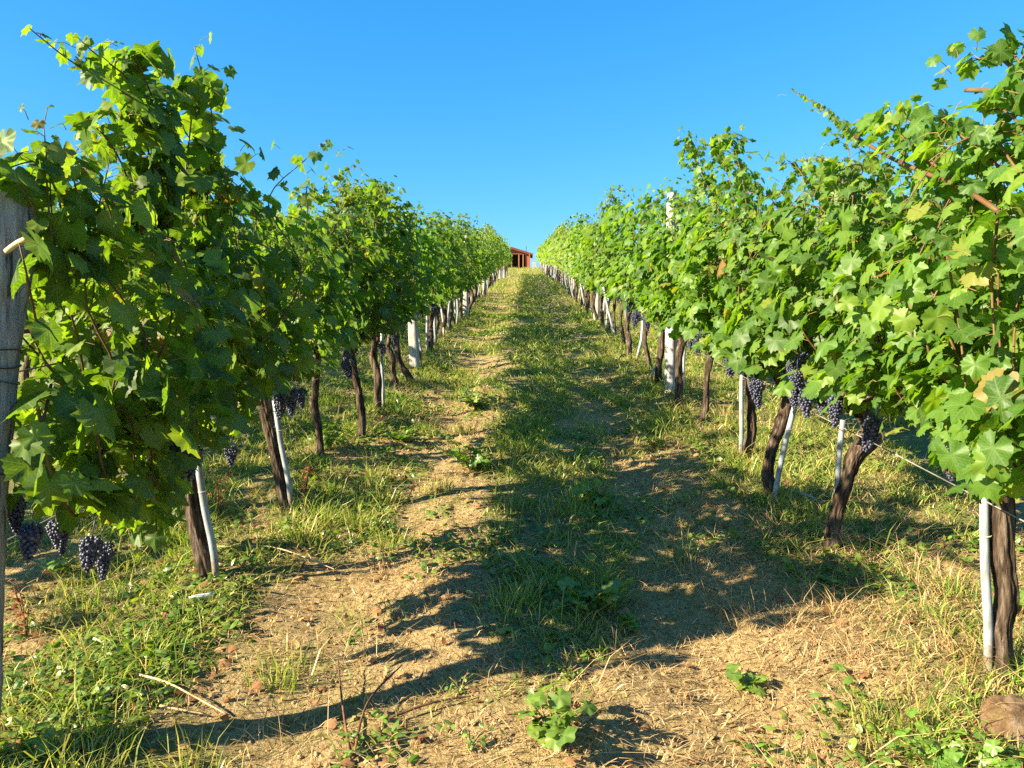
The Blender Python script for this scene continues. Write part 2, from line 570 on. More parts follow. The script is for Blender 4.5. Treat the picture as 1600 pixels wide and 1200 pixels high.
M['soil'] = principled("sandy_soil", soil_col, 0.95,
                       lambda nt: mth(nt, 'ADD', noise(nt, N(nt, "ShaderNodeNewGeometry").outputs["Position"], 26, 8, 0.7),
                                      mth(nt, 'MULTIPLY', noise(nt, N(nt, "ShaderNodeNewGeometry").outputs["Position"], 120, 4, 0.7), 0.35)), 1.0, 0.04, 0.1)
M['clod'] = principled("soil_clod", lambda nt: ramp(nt, noise(nt, N(nt, "ShaderNodeNewGeometry").outputs["Position"], 40, 5, 0.65), [(0.3, (0.20, 0.115, 0.055)), (0.55, (0.38, 0.24, 0.115)), (0.75, (0.50, 0.35, 0.19))]), 0.95, spec=0.1)
M['stone'] = principled("brown_stone", lambda nt: mixc(nt, ramp(nt, noise(nt, objco(nt), 7, 3), [(0.45, (0, 0, 0)), (0.6, (1, 1, 1))]),
                                                       ramp(nt, noise(nt, objco(nt), 18, 6, 0.7), [(0.3, (0.04, 0.025, 0.015)), (0.5, (0.14, 0.085, 0.045)), (0.7, (0.26, 0.18, 0.105))]), (0.15, 0.115, 0.085)),
                        0.9, lambda nt: noise(nt, objco(nt), 16, 8, 0.7), 0.9, 0.02, 0.15)


def brick_col(nt):
    b = N(nt, "ShaderNodeTexBrick")
    nt.links.new(N(nt, "ShaderNodeTexCoord").outputs["Object"], b.inputs["Vector"])
    b.inputs["Color1"].default_value = (0.24, 0.07, 0.035, 1)
    b.inputs["Color2"].default_value = (0.30, 0.10, 0.05, 1)
    b.inputs["Mortar"].default_value = (0.25, 0.17, 0.12, 1)
    b.inputs["Scale"].default_value = 4.0
    b.inputs["Mortar Size"].default_value = 0.012
    return b.outputs[0]


M['brick'] = principled("red_brick", brick_col, 0.9)
M['roof_tile'] = principled("roof_tile", lambda nt: ramp(nt, noise(nt, objco(nt, (3, 8, 3)), 2, 4), [(0.3, (0.17, 0.05, 0.025)), (0.7, (0.27, 0.09, 0.045))]), 0.85)
M['fascia'] = principled("fascia_board", lambda nt: ramp(nt, noise(nt, objco(nt), 3, 4), [(0.3, (0.12, 0.036, 0.017)), (0.7, (0.18, 0.055, 0.027))]), 0.7)
M['timber'] = principled("shed_timber", lambda nt: ramp(nt, noise(nt, objco(nt, (9, 9, 1)), 2, 4), [(0.3, (0.20, 0.09, 0.04)), (0.7, (0.28, 0.14, 0.065))]), 0.7)
M['dark_board'] = principled("dark_board", lambda nt: ramp(nt, noise(nt, objco(nt, (6, 6, 1)), 2, 4), [(0.3, (0.035, 0.012, 0.009)), (0.7, (0.075, 0.025, 0.018))]), 0.8)
M['pale_block'] = principled("pale_block", lambda nt: ramp(nt, noise(nt, objco(nt), 3, 4), [(0.3, (0.26, 0.28, 0.33)), (0.7, (0.36, 0.38, 0.43))]), 0.6)
M['plastic'] = principled("white_plastic", lambda nt: ramp(nt, noise(nt, objco(nt), 30, 4), [(0.35, (0.55, 0.54, 0.50)), (0.65, (0.74, 0.73, 0.70))]), 0.5)

# ------------------------------------------------------------------ the ground
LX, RX = -1.50, 1.58            # the two rows that line the aisle


def grass_density(x, y):
    """0 bare soil .. 1 thick grass, as the photograph shows it across the aisle"""
    x = np.asarray(x, float)
    y = np.asarray(y, float)
    wob = 0.16 * fbm(x * 0 + 3.1, y * 0.45, seed=31, oct=2) + 0.42 * fbm(x * 1.2, y * 0.9, seed=35, oct=3)
    xc = x + wob
    far = sstep(3.5, 9, y)
    centre = sstep(-0.42, -0.12, xc) * (1 - sstep(0.36, 0.58, xc)) * sstep(2.5, 3.0, y + 0.3 * x)
    left = (1 - sstep(-1.25, -0.82, xc)) * 0.66
    right = sstep(0.88, 1.25, xc) * 0.75
    ltrack = 0.36 + 0.16 * far
    rtrack = 0.34 + 0.18 * far
    d = np.maximum(np.maximum(centre * 0.95, left), right)
    d = np.maximum(d, np.where(xc < 0, ltrack, rtrack))
    d = d * 1.0 + 0.62 * fbm(x * 1.7, y * 1.1, seed=41, oct=4) + 0.65 * fbm(x * 4, y * 3.2, seed=47, oct=3)
    # the sunny lower left corner is lush, the bare sandy patch right of the centre is not
    d = d + 0.30 * np.exp(-(((x + 1.45) / 0.6) ** 2 + ((y - 2.3) / 0.55) ** 2))
    d = d + 0.40 * np.exp(-(((x - 0.15) / 0.36) ** 2 + ((y - 3.25) / 0.65) ** 2))
    d = d - 0.65 * np.exp(-(((x - 0.65) / 0.38) ** 2 + ((y - 2.7) / 0.45) ** 2))
    d = d - 0.42 * np.exp(-(((x + 0.5) / 0.42) ** 2 + ((y - 2.9) / 0.7) ** 2))
    d = d - 0.35 * np.exp(-(((x - 0.2) / 0.9) ** 2 + ((y - 2.0) / 0.3) ** 2))
    d = d - 0.30 * np.exp(-(((x - 1.7) / 0.5) ** 2 + ((y - 3.4) / 0.5) ** 2))
    return np.clip(d, 0, 1)


def axis(dense0, dense1, step, lo, hi, grow):
    a = list(np.arange(dense0, dense1, step))
    s = step
    while a[-1] < hi:
        s *= grow
        a.append(a[-1] + s)
    s = step
    b = [a[0]]
    while b[-1] > lo:
        s *= grow
        b.append(b[-1] - s)
    return np.array(b[::-1][:-1] + a)


gx = axis(-2.6, 2.6, 0.026, -160, 160, 1.09)
gy = axis(1.5, 6.5, 0.026, -40, 420, 1.03)
X, Y = np.meshgrid(gx, gy)
Z = ground_z(X, Y)
nx, ny = len(gx), len(gy)
ii = (np.arange(ny - 1)[:, None] * nx + np.arange(nx - 1)[None, :]).ravel()
T = np.concatenate([np.stack([ii, ii + 1, ii + nx + 1], -1), np.stack([ii, ii + nx + 1, ii + nx], -1)])
gm = MB().add(np.stack([X, Y, Z], -1).reshape(-1, 3), T).mesh("ground", M['soil'])
att = gm.attributes.new("green", 'FLOAT', 'POINT')
att.data.foreach_set("value", grass_density(X, Y).ravel().astype(np.float32))
tag(link("ground", gm), "sandy vineyard ground with a grassy middle strip and two bare wheel tracks", "ground", kind="structure")


def scatter(n, x0, x1, y0, y1):
    x = rng.uniform(x0, x1, n)
    y = rng.uniform(y0, y1, n)
    return x, y


def blades(mb, x, y, h, wd, lean, dirn, z0=None, flatten=0.0):
    """tapered bent blades; h height, lean horizontal reach"""
    n = len(x)
    z = ground_z(x, y) - 0.004 if z0 is None else z0
    P = np.stack([x, y, z], -1)
    D = np.stack([np.cos(dirn), np.sin(dirn), np.zeros(n)], -1)
    a = rng.uniform(0, 2 * math.pi, n)
    S = np.stack([np.cos(a), np.sin(a), np.zeros(n)], -1) * (wd / 2)[:, None]
    up = np.array([0, 0, 1.0])
    m = P + D * (lean * 0.35)[:, None] + up * (h * 0.62)[:, None]
    t = P + D * lean[:, None] + up * h[:, None]
    V = np.stack([P - S, P + S, m - S * 0.75, m + S * 0.75, t], 1)
    k = np.arange(n)[:, None] * 5
    T = np.concatenate([k + np.array([[0, 1, 3]]), k + np.array([[0, 3, 2]]), k + np.array([[2, 3, 4]])])
    mb.add(V.reshape(-1, 3), T)


# growing grass: real blades, denser and finer near the camera
mb = MB()
for (x0, x1, y0, y1, dens, hh, ww) in ((-2.6, 2.6, 1.5, 3.6, 3800, 0.068, 0.0052), (-3.0, 3.0, 3.6, 6.5, 2500, 0.072, 0.0062), (-3.6, 3.6, 6.5, 11, 1500, 0.080, 0.008),
                                      (-4.0, 4.0, 11, 20, 800, 0.095, 0.010), (-4.2, 4.2, 20, 38, 300, 0.11, 0.018), (-4.2, 4.2, 38, 97, 60, 0.13, 0.034)):
    n = int((x1 - x0) * (y1 - y0) * dens)
    x, y = scatter(n, x0, x1, y0, y1)
    g = grass_density(x, y)
    clump = 0.5 + 0.5 * vnoise(x * 9, y * 9, seed=77)
    keep = rng.random(n) < .8 * (np.clip(g - 0.18, 0, 1) ** 1.3) * (0.35 + 1.3 * clump)
    x, y, g = x[keep], y[keep], g[keep]
    n = len(x)
    h = .72 * hh * rng.gamma(4, 0.25, n) * (0.55 + 0.7 * g) * (0.7 + 0.6 * clump[keep])
    ln = h * rng.uniform(0.3, 2.0, n)
    blades(mb, x, y, h, ww * rng.uniform(0.7, 1.5, n), ln, rng.uniform(0, 2 * math.pi, n))
# taller tussocks
for k in range(230):
    cx, cy = rng.uniform(-2.4, 2.4), 1.7 + 9 * rng.random() ** 1.5
    if rng.random() > grass_density(np.array([cx]), np.array([cy]))[0] + 0.08:
        continue
    n = int(rng.integers(25, 70))
    r = rng.normal(0, 0.05, (n, 2))
    d = np.arctan2(r[:, 1], r[:, 0]) + rng.normal(0, 0.5, n)
    h = rng.uniform(0.05, 0.15, n)
    blades(mb, cx + r[:, 0], cy + r[:, 1], h, rng.uniform(0.003, 0.006, n), h * rng.uniform(0.2, 1.0, n), d)
tag(link("grass", mb.mesh("grass", M['grass'], smooth=False)), "short green and yellowing grass growing along the aisle and under the vines", "grass", kind="stuff")

# cut straw lying about
mb = MB()
for (y0, y1, n, sc_) in ((1.5, 3.8, 52000, 1.0), (3.8, 7, 34000, 1.3), (7, 14, 18000, 2.0), (14, 34, 9000, 3.4)):
    x, y = scatter(n, -2.8, 2.8, y0, y1)
    p = 0.45 + 0.5 * fbm(x * 2.2, y * 2.2, seed=61, oct=3) + 0.45 * sstep(0.4, 1.0, x) * (1 - sstep(4.5, 8, y)) - 0.1 * grass_density(x, y)
    k = rng.random(n) < p
    x, y = x[k], y[k]
    n2 = len(x)
    L = sc_ ** 0.5 * np.where(rng.random(n2) < .55, rng.gamma(3, 0.010, n2), rng.gamma(3, 0.032, n2))
    blades(mb, x, y, rng.uniform(0.004, 0.035, n2), 0.0030 * sc_ * rng.uniform(0.6, 1.7, n2), L, rng.normal(-0.35, 0.9, n2) + np.where(rng.random(n2) < 0.5, 0, math.pi),
           z0=ground_z(x, y) + rng.uniform(0.002, 0.016, n2))
# standing dead stems, mostly by the right row
for k in range(130):
    cx, cy = (rng.uniform(0.7, 2.1), rng.uniform(1.8, 4.4)) if k < 70 else (rng.uniform(-2.2, 2.2), rng.uniform(1.8, 9))
    n = int(rng.integers(10, 30))
    r = rng.normal(0, 0.05, (n, 2))
    h = rng.uniform(0.04, 0.17, n)
    blades(mb, cx + r[:, 0], cy + r[:, 1], h, rng.uniform(0.002, 0.004, n), h * rng.uniform(0.5, 2.2, n), rng.uniform(0, 6.28, n) * 0.4 + rng.uniform(0, 6.28))
tag(link("straw", mb.mesh("straw", M['straw'], smooth=False)), "dry cut straw scattered over the soil", "straw", kind="stuff")

# crumbs and clods of soil
ico = bpy.data.meshes.new("ico")
import bmesh
bmx = bmesh.new()
bmesh.ops.create_icosphere(bmx, subdivisions=2, radius=1.0)
bmx.verts.ensure_lookup_table()
ICO2 = (np.array([v.co[:] for v in bmx.verts]), np.array([[v.index for v in f.verts] for f in bmx.faces]))
bmx.free()
bmx = bmesh.new()
bmesh.ops.create_icosphere(bmx, subdivisions=1, radius=1.0)
ICO1 = (np.array([v.co[:] for v in bmx.verts]), np.array([[v.index for v in f.verts] for f in bmx.faces]))
bmx.free()
bpy.data.meshes.remove(ico)

n = 18000
x = rng.uniform(-2.4, 2.4, n)
y = 1.5 + 10 * rng.random(n) ** 1.6
k = rng.random(n) < (0.75 - grass_density(x, y)) + 0.05
x, y = x[k], y[k]
n = len(x)
r = 0.0028 * rng.gamma(1.4, 1.0, n) + 0.002
r = np.minimum(r, 0.013)
Vt, Ft = ICO1
V = Vt[None] * r[:, None, None] * rng.uniform(0.6, 1.35, (n, len(Vt), 1)) * np.stack([rng.uniform(.8, 1.3, n), rng.uniform(.8, 1.3, n), rng.uniform(.5, .9, n)], -1)[:, None, :]
V = V + np.stack([x, y, ground_z(x, y) + r * 0.2], -1)[:, None, :]
mb = MB().add(V.reshape(-1, 3), (Ft[None] + (np.arange(n) * len(Vt))[:, None, None]).reshape(-1, 3))
tag(link("soil_crumbs", mb.mesh("soil_crumbs", M['clod'], smooth=False)), "crumbly clods of dry sandy soil in the wheel tracks", "soil crumbs", kind="stuff")


# ------------------------------------------------------------------ leaves
def leaf_template(n, inner, seed, blunt=False, teeth=True):
    r_ = np.random.default_rng(seed)
    ph = np.linspace(-math.pi, math.pi, n, endpoint=False) + math.pi / n
    a = np.abs(ph)
    if blunt:
        r = 0.78 + 0.10 * np.cos(a * 5) + 0.08 * np.cos(a)
    else:
        r = np.full(n, 0.72)
        for c, L, wd in ((0, 1.0 + r_.uniform(-.08, .1), .40), (math.radians(54), .94 + r_.uniform(-.08, .08), .33), (math.radians(106), .86 + r_.uniform(-.06, .06), .36), (math.radians(148), .74, .30)):
            r = np.maximum(r, L * np.exp(-((a - c) / wd) ** 2 * 0.9))
    r = np.where(a > math.radians(166), 0.16, r)
    if teeth:
        r = r * np.where(np.arange(n) % 2 == 0, 1.055, 0.945) * (1 + r_.uniform(-.05, .05, n))
    x, y = r * np.sin(ph) * r_.uniform(.86, 1.1), r * np.cos(ph)
    cup, fold, wav = r_.uniform(-.10, .28), r_.uniform(0.0, .55), r_.uniform(.03, .13)
    po = r_.uniform(0, 6.28)

    def lift(x, y):
        rr = np.hypot(x, y)
        return -cup * rr ** 2 - fold * np.abs(x) * 0.6 + wav * rr * np.sin(5 * np.arctan2(x, y) + po) - 0.10 * np.clip(y, 0, None) ** 2
    if inner:
        xi, yi = x * 0.52, y * 0.52
        V = np.concatenate([[[0, 0, 0]], np.stack([xi, yi, lift(xi, yi)], -1), np.stack([x, y, lift(x, y)], -1)])
        i = np.arange(n)
        j = (i + 1) % n
        T = np.concatenate([np.stack([0 * i, 1 + j, 1 + i], -1), np.stack([1 + i, 1 + j, 1 + n + j], -1), np.stack([1 + i, 1 + n + j, 1 + n + i], -1)])
    else:
        V = np.concatenate([[[0, 0, 0]], np.stack([x, y, lift(x, y)], -1)])
        i = np.arange(n)
        j = (i + 1) % n
        T = np.stack([0 * i, 1 + j, 1 + i], -1)
    return V, T, V[:, :2].copy()


LEAF = {0: [leaf_template(38, True, 100 + k) for k in range(12)], 1: [leaf_template(18, False, 200 + k) for k in range(5)],
        2: [leaf_template(10, False, 300 + k, teeth=False) for k in range(4)], 3: [leaf_template(6, False, 400 + k, teeth=False) for k in range(3)]}
MALLOW = [leaf_template(26, True, 500 + k, blunt=True) for k in range(4)]
OVAL = []
for k in range(3):
    ph = np.linspace(0, 2 * math.pi, 12, endpoint=False)
    ox, oy = 0.34 * np.sin(ph), 0.5 - 0.5 * np.cos(ph)
    V = np.concatenate([[[0, 0.5, 0]], np.stack([ox, oy, -0.35 * np.abs(ox) * (k - 0.5) - 0.15 * oy ** 2], -1)])
    i = np.arange(12)
    OVAL.append((V, np.stack([0 * i, 1 + i, 1 + (i + 1) % 12], -1), V[:, :2].copy()))


def nrm(a):
    return a / (np.linalg.norm(a, axis=-1, keepdims=True) + 1e-9)


def put_leaves(mb, templ, P, Nn, Tt, S, r_):
    Nn = nrm(Nn)
    Tt = nrm(Tt - Nn * (Tt * Nn).sum(-1, keepdims=True))
    Xx = np.cross(Tt, Nn)
    pick = r_.integers(0, len(templ), len(P))
    for k, (V, T, U) in enumerate(templ):
        q = np.where(pick == k)[0]
        if len(q) == 0:
            continue
        W = (P[q][:, None, :] + S[q][:, None, None] * (V[None, :, 0, None] * Xx[q][:, None, :] + V[None, :, 1, None] * Tt[q][:, None, :] + V[None, :, 2, None] * Nn[q][:, None, :]))
        F = T[None] + (np.arange(len(q)) * len(V))[:, None, None]
        mb.add(W.reshape(-1, 3), F.reshape(-1, 3), np.tile(U, (len(q), 1)))


# ------------------------------------------------------------------ vines
class Vine:
    """grows shoots from a cordon along the row and hangs leaves on them (local coordinates, base at the origin)"""

    def __init__(s, seed, lod):
        s.r = np.random.default_rng(seed)
        s.lod = lod
        s.P, s.N, s.T, s.S = [], [], [], []
        s.canes = []
        s.stalks = []

    def leaf(s, node, out, size, up=0.55, petiole=0.09):
        r = s.r
        out = np.asarray(out, float)
        pd = nrm(out + np.array([0, 0, r.uniform(-.2, .7)]) + r.normal(0, .35, 3))
        p = node + pd * petiole * r.uniform(.5, 1.4)
        n = out * r.uniform(.35, 1.1) + np.array([0, 0, up + r.uniform(-.35, .5)]) + r.normal(0, .38, 3)
        t = np.array([0, 0, -0.9]) + out * r.uniform(0, .9) + r.normal(0, .45, 3)
        s.P.append(p)
        s.N.append(n)
        s.T.append(t)
        s.S.append(size)
        if s.lod == 0:
            s.stalks.append((node, p))

    def along(s, pts, size0, size1, spacing=0.065, lateral=0.4, rad=(0.005, 0.0018), spread=1.0, tipn=0):
        pts = np.asarray(pts, float)
        L = np.linalg.norm(np.diff(pts, axis=0), axis=1).sum()
        n = max(3, int(L / spacing))
        q = smooth_path(pts, n)
        s.canes.append((q[::1 if s.lod == 0 else 2], rad))
        r = s.r
        side = 1 if r.random() < .5 else -1
        for i in range(n):
            f = i / max(1, n - 1)
            sz = size0 + (size1 - size0) * f ** 1.3
            a = r.normal(0, .75)
            o = np.array([side * math.cos(a), math.sin(a), 0])
            s.leaf(q[i], o, sz * r.uniform(.72, 1.18), petiole=0.095 * spread * min(1, sz / .07))
            side = -side
            while r.random() < lateral:
                a = r.normal(0, .8)
                o = np.array([(1 if r.random() < .5 else -1) * math.cos(a), math.sin(a), 0])
                off = (o * r.uniform(.03, .15) + r.normal(0, .04, 3)) * spread
                s.leaf(q[i] + off, o, sz * r.uniform(.45, .95), petiole=.05)

    def grow(s, y0, y1, head=.86, top=1.95, per_m=15, droop=0.25, low=.45, leaf=.078, spread=1.0, spacing=.065, lateral=.5):
        r = s.r
        n = max(2, int((y1 - y0) * per_m * 1.1))
        gap = r.uniform(0, 90)
        for i in range(n):
            y = y0 + (i + r.uniform(0, 1)) / n * (y1 - y0)
            vig = float(vnoise(np.array([y * 2.1 + gap]), np.array([gap * .7]), seed=6)[0])
            if r.random() < -1.25 * vig - .05:
                continue
            st = np.array([r.normal(0, .03), y, head + TS * y + r.normal(0, .03)])
            if r.random() < droop:
                sd = 1 if r.random() < .5 else -1
                end = np.array([sd * r.uniform(.14, .34), y + r.normal(0, .15), max(low, low + r.normal(.06, .08)) + TS * y])
                mid = (st + end) / 2 + np.array([sd * .12, 0, r.uniform(.1, .25)])
                s.along([st, mid, end], leaf, leaf * .6, spacing, lateral)
                continue
            hgt = top + r.normal(0, .11) + .27 * vig
            lx, ly = r.normal(0, .10), r.normal(0, .12)
            pts = [st]
            for f in (.33, .66, 1.0):
                pts.append(np.array([lx * (1.4 if f < .9 else 1.0) + r.normal(0, .05), y + ly * f + r.normal(0, .04), st[2] + (hgt - head) * f]))
            if r.random() < .45:              # the end flops over to one side
                sd = 1 if r.random() < .5 else -1
                e = pts[-1]
                pts.append(e + np.array([sd * r.uniform(.08, .2), r.normal(0, .1), r.uniform(-.05, .06)]))
                if r.random() < .6:
                    pts.append(pts[-1] + np.array([sd * r.uniform(.05, .14), r.normal(0, .1), -r.uniform(.1, .32)]))
            elif r.random() < .35:            # a whip that stands above the others
                pts.append(pts[-1] + np.array([r.normal(0, .08), r.normal(0, .12), r.uniform(.1, .3)]))
            s.along(pts, leaf, leaf * .5, spacing, lateral, spread=spread)

    def fill(s, y0, y1, low, top, n, leaf, hw=.27):
        """short side shoots that close the two faces of the canopy"""
        r = s.r
        ph = r.uniform(0, 50)
        k = 0
        while k < n:
            y = r.uniform(y0, y1)
            z = low + (top - low) * r.random() ** .9
            sd = 1 if r.random() < .5 else -1
            c = float(vnoise(np.array([y * 3.1 + ph + sd * 9]), np.array([z * 3.1]), seed=5)[0])
            if r.random() > .45 + 1.1 * c:
                continue
            k += 1
            x = sd * (hw + .17 * c) * (1 - .35 * max(0, (z - top + .35) / .35)) * r.uniform(.75, 1.08)
            o = np.array([sd, r.normal(0, .35), 0])
            s.leaf(np.array([x, y, z + TS * y]), o, leaf * r.uniform(.65, 1.15), petiole=.05, up=.45)

    def foliage_mesh(s, name):
        mb = MB()
        put_leaves(mb, LEAF[s.lod], np.array(s.P), np.array(s.N), np.array(s.T), np.array(s.S), s.r)
        if s.lod > 0:
            return mb.mesh(name, M['vine_leaf'], smooth=s.lod < 2, uv=s.lod < 2)
        nl = sum(len(t) for t in mb.T)
        for a, b in s.stalks:
            mid = (a + b) / 2 + np.array([0, 0, .008])
            mb.add(*tube([a, mid, b], [0.0016, .0012, .001], 3, cap=False))
        me = mb.mesh(name, M['vine_leaf'], uv=True)
        me.materials.append(M['petiole'])
        mi = np.zeros(len(me.polygons), np.int32)
        mi[nl:] = 1
        me.polygons.foreach_set("material_index", mi)
        return me

    def cane_mesh(s, name):
        mb = MB()
        for q, (a, b) in s.canes:
            n = len(q)
            if n < 2:
                continue
            mb.add(*tube(q, np.linspace(a, b, n), 6 if s.lod == 0 else (4 if s.lod == 1 else 3)))
        return mb.mesh(name, M['cane'])


def trunk_mesh(path, rad, lod, seed, bark=.26):
    n, sides = {0: (110, 48), 1: (40, 18), 2: (12, 8), 3: (7, 6)}[lod]
    P, R = smooth_path(path, n, rad)
    if lod < 3:
        s = np.linspace(0, 1, n)
        rr = np.random.default_rng(seed)
        P[:, 0] += .010 * np.sin(s * 9 + rr.uniform(0, 6))
        P[:, 1] += .008 * np.sin(s * 11 + rr.uniform(0, 6))
    return MB().add(*tube(P, R, sides, True, bark if lod < 3 else 0.08, seed)).mesh("trunk", M['bark'])


def cordon_mesh(head, y0, y1, lod, seed):
    mb = MB()
    r = np.random.default_rng(seed)
    for ye in (y0, y1):
        if abs(ye) < .08:
            continue
        n = 5
        pts = [np.array(head) + np.array([0, 0, -.03])]
        for f in np.linspace(.25, 1, n):
            pts.append(np.array([r.normal(0, .018), head[1] + (ye - head[1]) * f, .82 + TS * ye * f + r.normal(0, .018)]))
        P, R = smooth_path(pts, 26 if lod < 2 else 9, [.024, .02, .016, .012, .009])
        mb.add(*tube(P, R, 10 if lod < 2 else 5, True, .15 if lod < 2 else 0, seed))
    return mb.mesh("cordon", M['bark'])


def cluster_mesh(seed, L, Rm, nb, ico):
    r = np.random.default_rng(seed)
    Vt, Ft = ico
    P, S = [], []
    tries = 0
    while len(P) < nb and tries < 9000:
        tries += 1
        f = r.random() ** 1.15
        rad = Rm * (0.45 + .55 * min(1, f * 6)) * max(.14, (1 - f) ** .62)
        a = r.uniform(0, 6.28)
        q = np.array([rad * math.cos(a), rad * math.sin(a), -.02 - f * L]) * 1.0
        if f < .35 and a < 1.1:
            q[:2] *= 1.5
        b = r.uniform(.0064, .0086)
        if all(np.sum((q - p) ** 2) > (1.62 * .0075) ** 2 for p in P):
            P.append(q)
            S.append(b)
    P, S = np.array(P), np.array(S)
    V = P[:, None, :] + S[:, None, None] * Vt[None] * np.array([1, 1, 1.08])
    mb = MB().add(V.reshape(-1, 3), (Ft[None] + (np.arange(len(P)) * len(Vt))[:, None, None]).reshape(-1, 3))
    # dark core so that no daylight shows through, and the stalk
    core, R = smooth_path([(0, 0, -.03), (0, 0, -.02 - L * .4), (0, 0, -.02 - L * .9)], 8, [Rm * .5, Rm * .55, Rm * .1])
    mb.add(*tube(core, R, 8))
    mb.add(*tube([(0, 0, .06), (.004, 0, .02), (0, 0, -.03)], [.002, .0022, .003], 5))
    return mb.mesh("grape_cluster", M['berry'])


CL_NEAR = [cluster_mesh(900 + k, L, R, n, ICO2) for k, (L, R, n) in enumerate(((.19, .048, 120), (.15, .045, 95), (.17, .052, 115), (.13, .040, 75)))]
CL_FAR = [cluster_mesh(950 + k, L, R, n, ICO1) for k, (L, R, n) in enumerate(((.18, .05, 85), (.14, .045, 65)))]

ORD = "first second third fourth fifth sixth seventh eighth ninth tenth eleventh twelfth thirteenth fourteenth fifteenth sixteenth seventeenth eighteenth nineteenth twentieth".split()


def hang(vine, p, seed, far=False, sc_=1.0):
    r = np.random.default_rng(seed)
    me = CL_FAR[seed % 2] if far else CL_NEAR[seed % 4]
    o = link("grape_cluster", me, vine, Vector(p) - vine.location)
    o.rotation_euler = (r.normal(0, .12), r.normal(0, .12), r.uniform(0, 6.28))
    k = sc_ * r.uniform(.72, .98)
    o.scale = (k, k, k)
    return o


def new_vine(x, y, label, group):
    v = bpy.data.objects.new("grapevine", None)
    COL.objects.link(v)
    v.location = (x, y, gz(x, y) - .02)
    v.empty_display_size = .1
    tag(v, label, "grapevine", group)
    return v


def near_vine(seed, base, path_px, rad, y0, y1, label, group, X, head_extra=None, shoots=(), clusters=(), lod=0, **kw):
    """a vine of its own: trunk through photograph pixels at its own distance, canopy from y0 to y1 (world)"""
    v = new_vine(base.x, base.y, label, group)
    o = v.location
    # trunk
    d0 = (CM.inverted() @ Vector(base)).z
    pts = [np.array((0, 0, -.06)), np.array((0, 0, 0.02))]
    for (px, py) in path_px:
        q = cam.location + ray(px, py) * (-d0)
        pts.append(np.array(q - o))
    link("trunk", trunk_mesh(pts, [q_ * .86 for q_ in rad], lod, seed, .32), v)
    head = pts[-1]
    g = Vine(seed, lod)
    off = X - o.x
    g.grow(y0 - o.y, y1 - o.y, **kw)
    g.fill(y0 - o.y, y1 - o.y, kw.get('low', .5) + .05, kw.get('top', 1.9) + .02, int((y1 - y0) * (165 if X < 0 else 240)), kw.get('leaf', .085))
    inw = 1 if X < 0 else -1
    for k in range(len(g.P)):
        g.P[k] = g.P[k] + np.array([off, 0, 0])
    # bunches hang on the aisle side where the leaves have been pulled off in front of them
    clusters = [(px, py, cx + inw * .10, s_) for px, py, cx, s_ in clusters]
    CP = [np.array(at_x(px, py, cx) - o) + np.array([0, 0, -.09]) for px, py, cx, s_ in clusters]
    keep = []
    for p in g.P:
        ok = True
        for c in CP:
            dv = p - c
            if inw * dv[0] > -.06 and abs(dv[1] + .07) < .12 and abs(dv[2]) < .10:
                ok = False
                break
        keep.append(ok)
    keep = [k_ or g.r.random() < .3 for k_ in keep]
    for nm in ("P", "N", "T", "S"):
        setattr(g, nm, [q for q, k_ in zip(getattr(g, nm), keep) if k_])
    if lod == 0:
        g.stalks = [q for q, k_ in zip(g.stalks, keep) if k_]
    g.stalks = [(a + np.array([off, 0, 0]), b + np.array([off, 0, 0])) for a, b in g.stalks]
    g.canes = [(q + np.array([off, 0, 0]), rd) for q, rd in g.canes]
    for (pxs, sx, s0, s1, sp, lat, rd) in shoots:
        if X > 0:
            s0, s1, sp = s0 * .76, s1 * .76, sp * .78
        w_ = [np.array(at_x(px, py, sx) - o) for px, py in pxs]
        g.along(w_, s0, s1, sp, lat, rd, spread=.55 if lat > .35 else .4)
    link("foliage", g.foliage_mesh("foliage"), v)
    link("canes", g.cane_mesh("canes"), v)
    link("cordon", cordon_mesh(head, y0 - o.y + .15, y1 - o.y - .15, lod, seed), v)
    for j, (px, py, cx, s_) in enumerate(clusters):
        hang(v, at_x(px, py, cx), seed * 7 + j, lod > 0, s_)
    return v


GL, GR = "grapevines of the row left of the aisle", "grapevines of the row right of the aisle"
Lg, Rg = [], []

# trunk feet of the two rows, read off the photograph
RY = [1.35, 2.53, 3.75, 4.54, 5.58, 6.70, 7.66, 8.5, 9.5, 10.9, 12.2, 13.3, 14.4]
LY = [3.35, 4.33, 5.3, 6.18, 7.21, 8.38, 9.08, 10.6, 11.7, 12.6, 13.5, 14.7]
r0 = np.random.default_rng(5)
while RY[-1] < 80:
    RY.append(RY[-1] + r0.uniform(.95, 1.25))
while LY[-1] < 60:
    LY.append(LY[-1] + r0.uniform(.95, 1.25))


def bounds(Ys, i, first):
    a = first if i == 0 else (Ys[i - 1] + Ys[i]) / 2
    b = (Ys[i] + Ys[i + 1]) / 2
    return a - .06, b + .06


near_kw = dict(per_m=19, lateral=.6, leaf=.074)
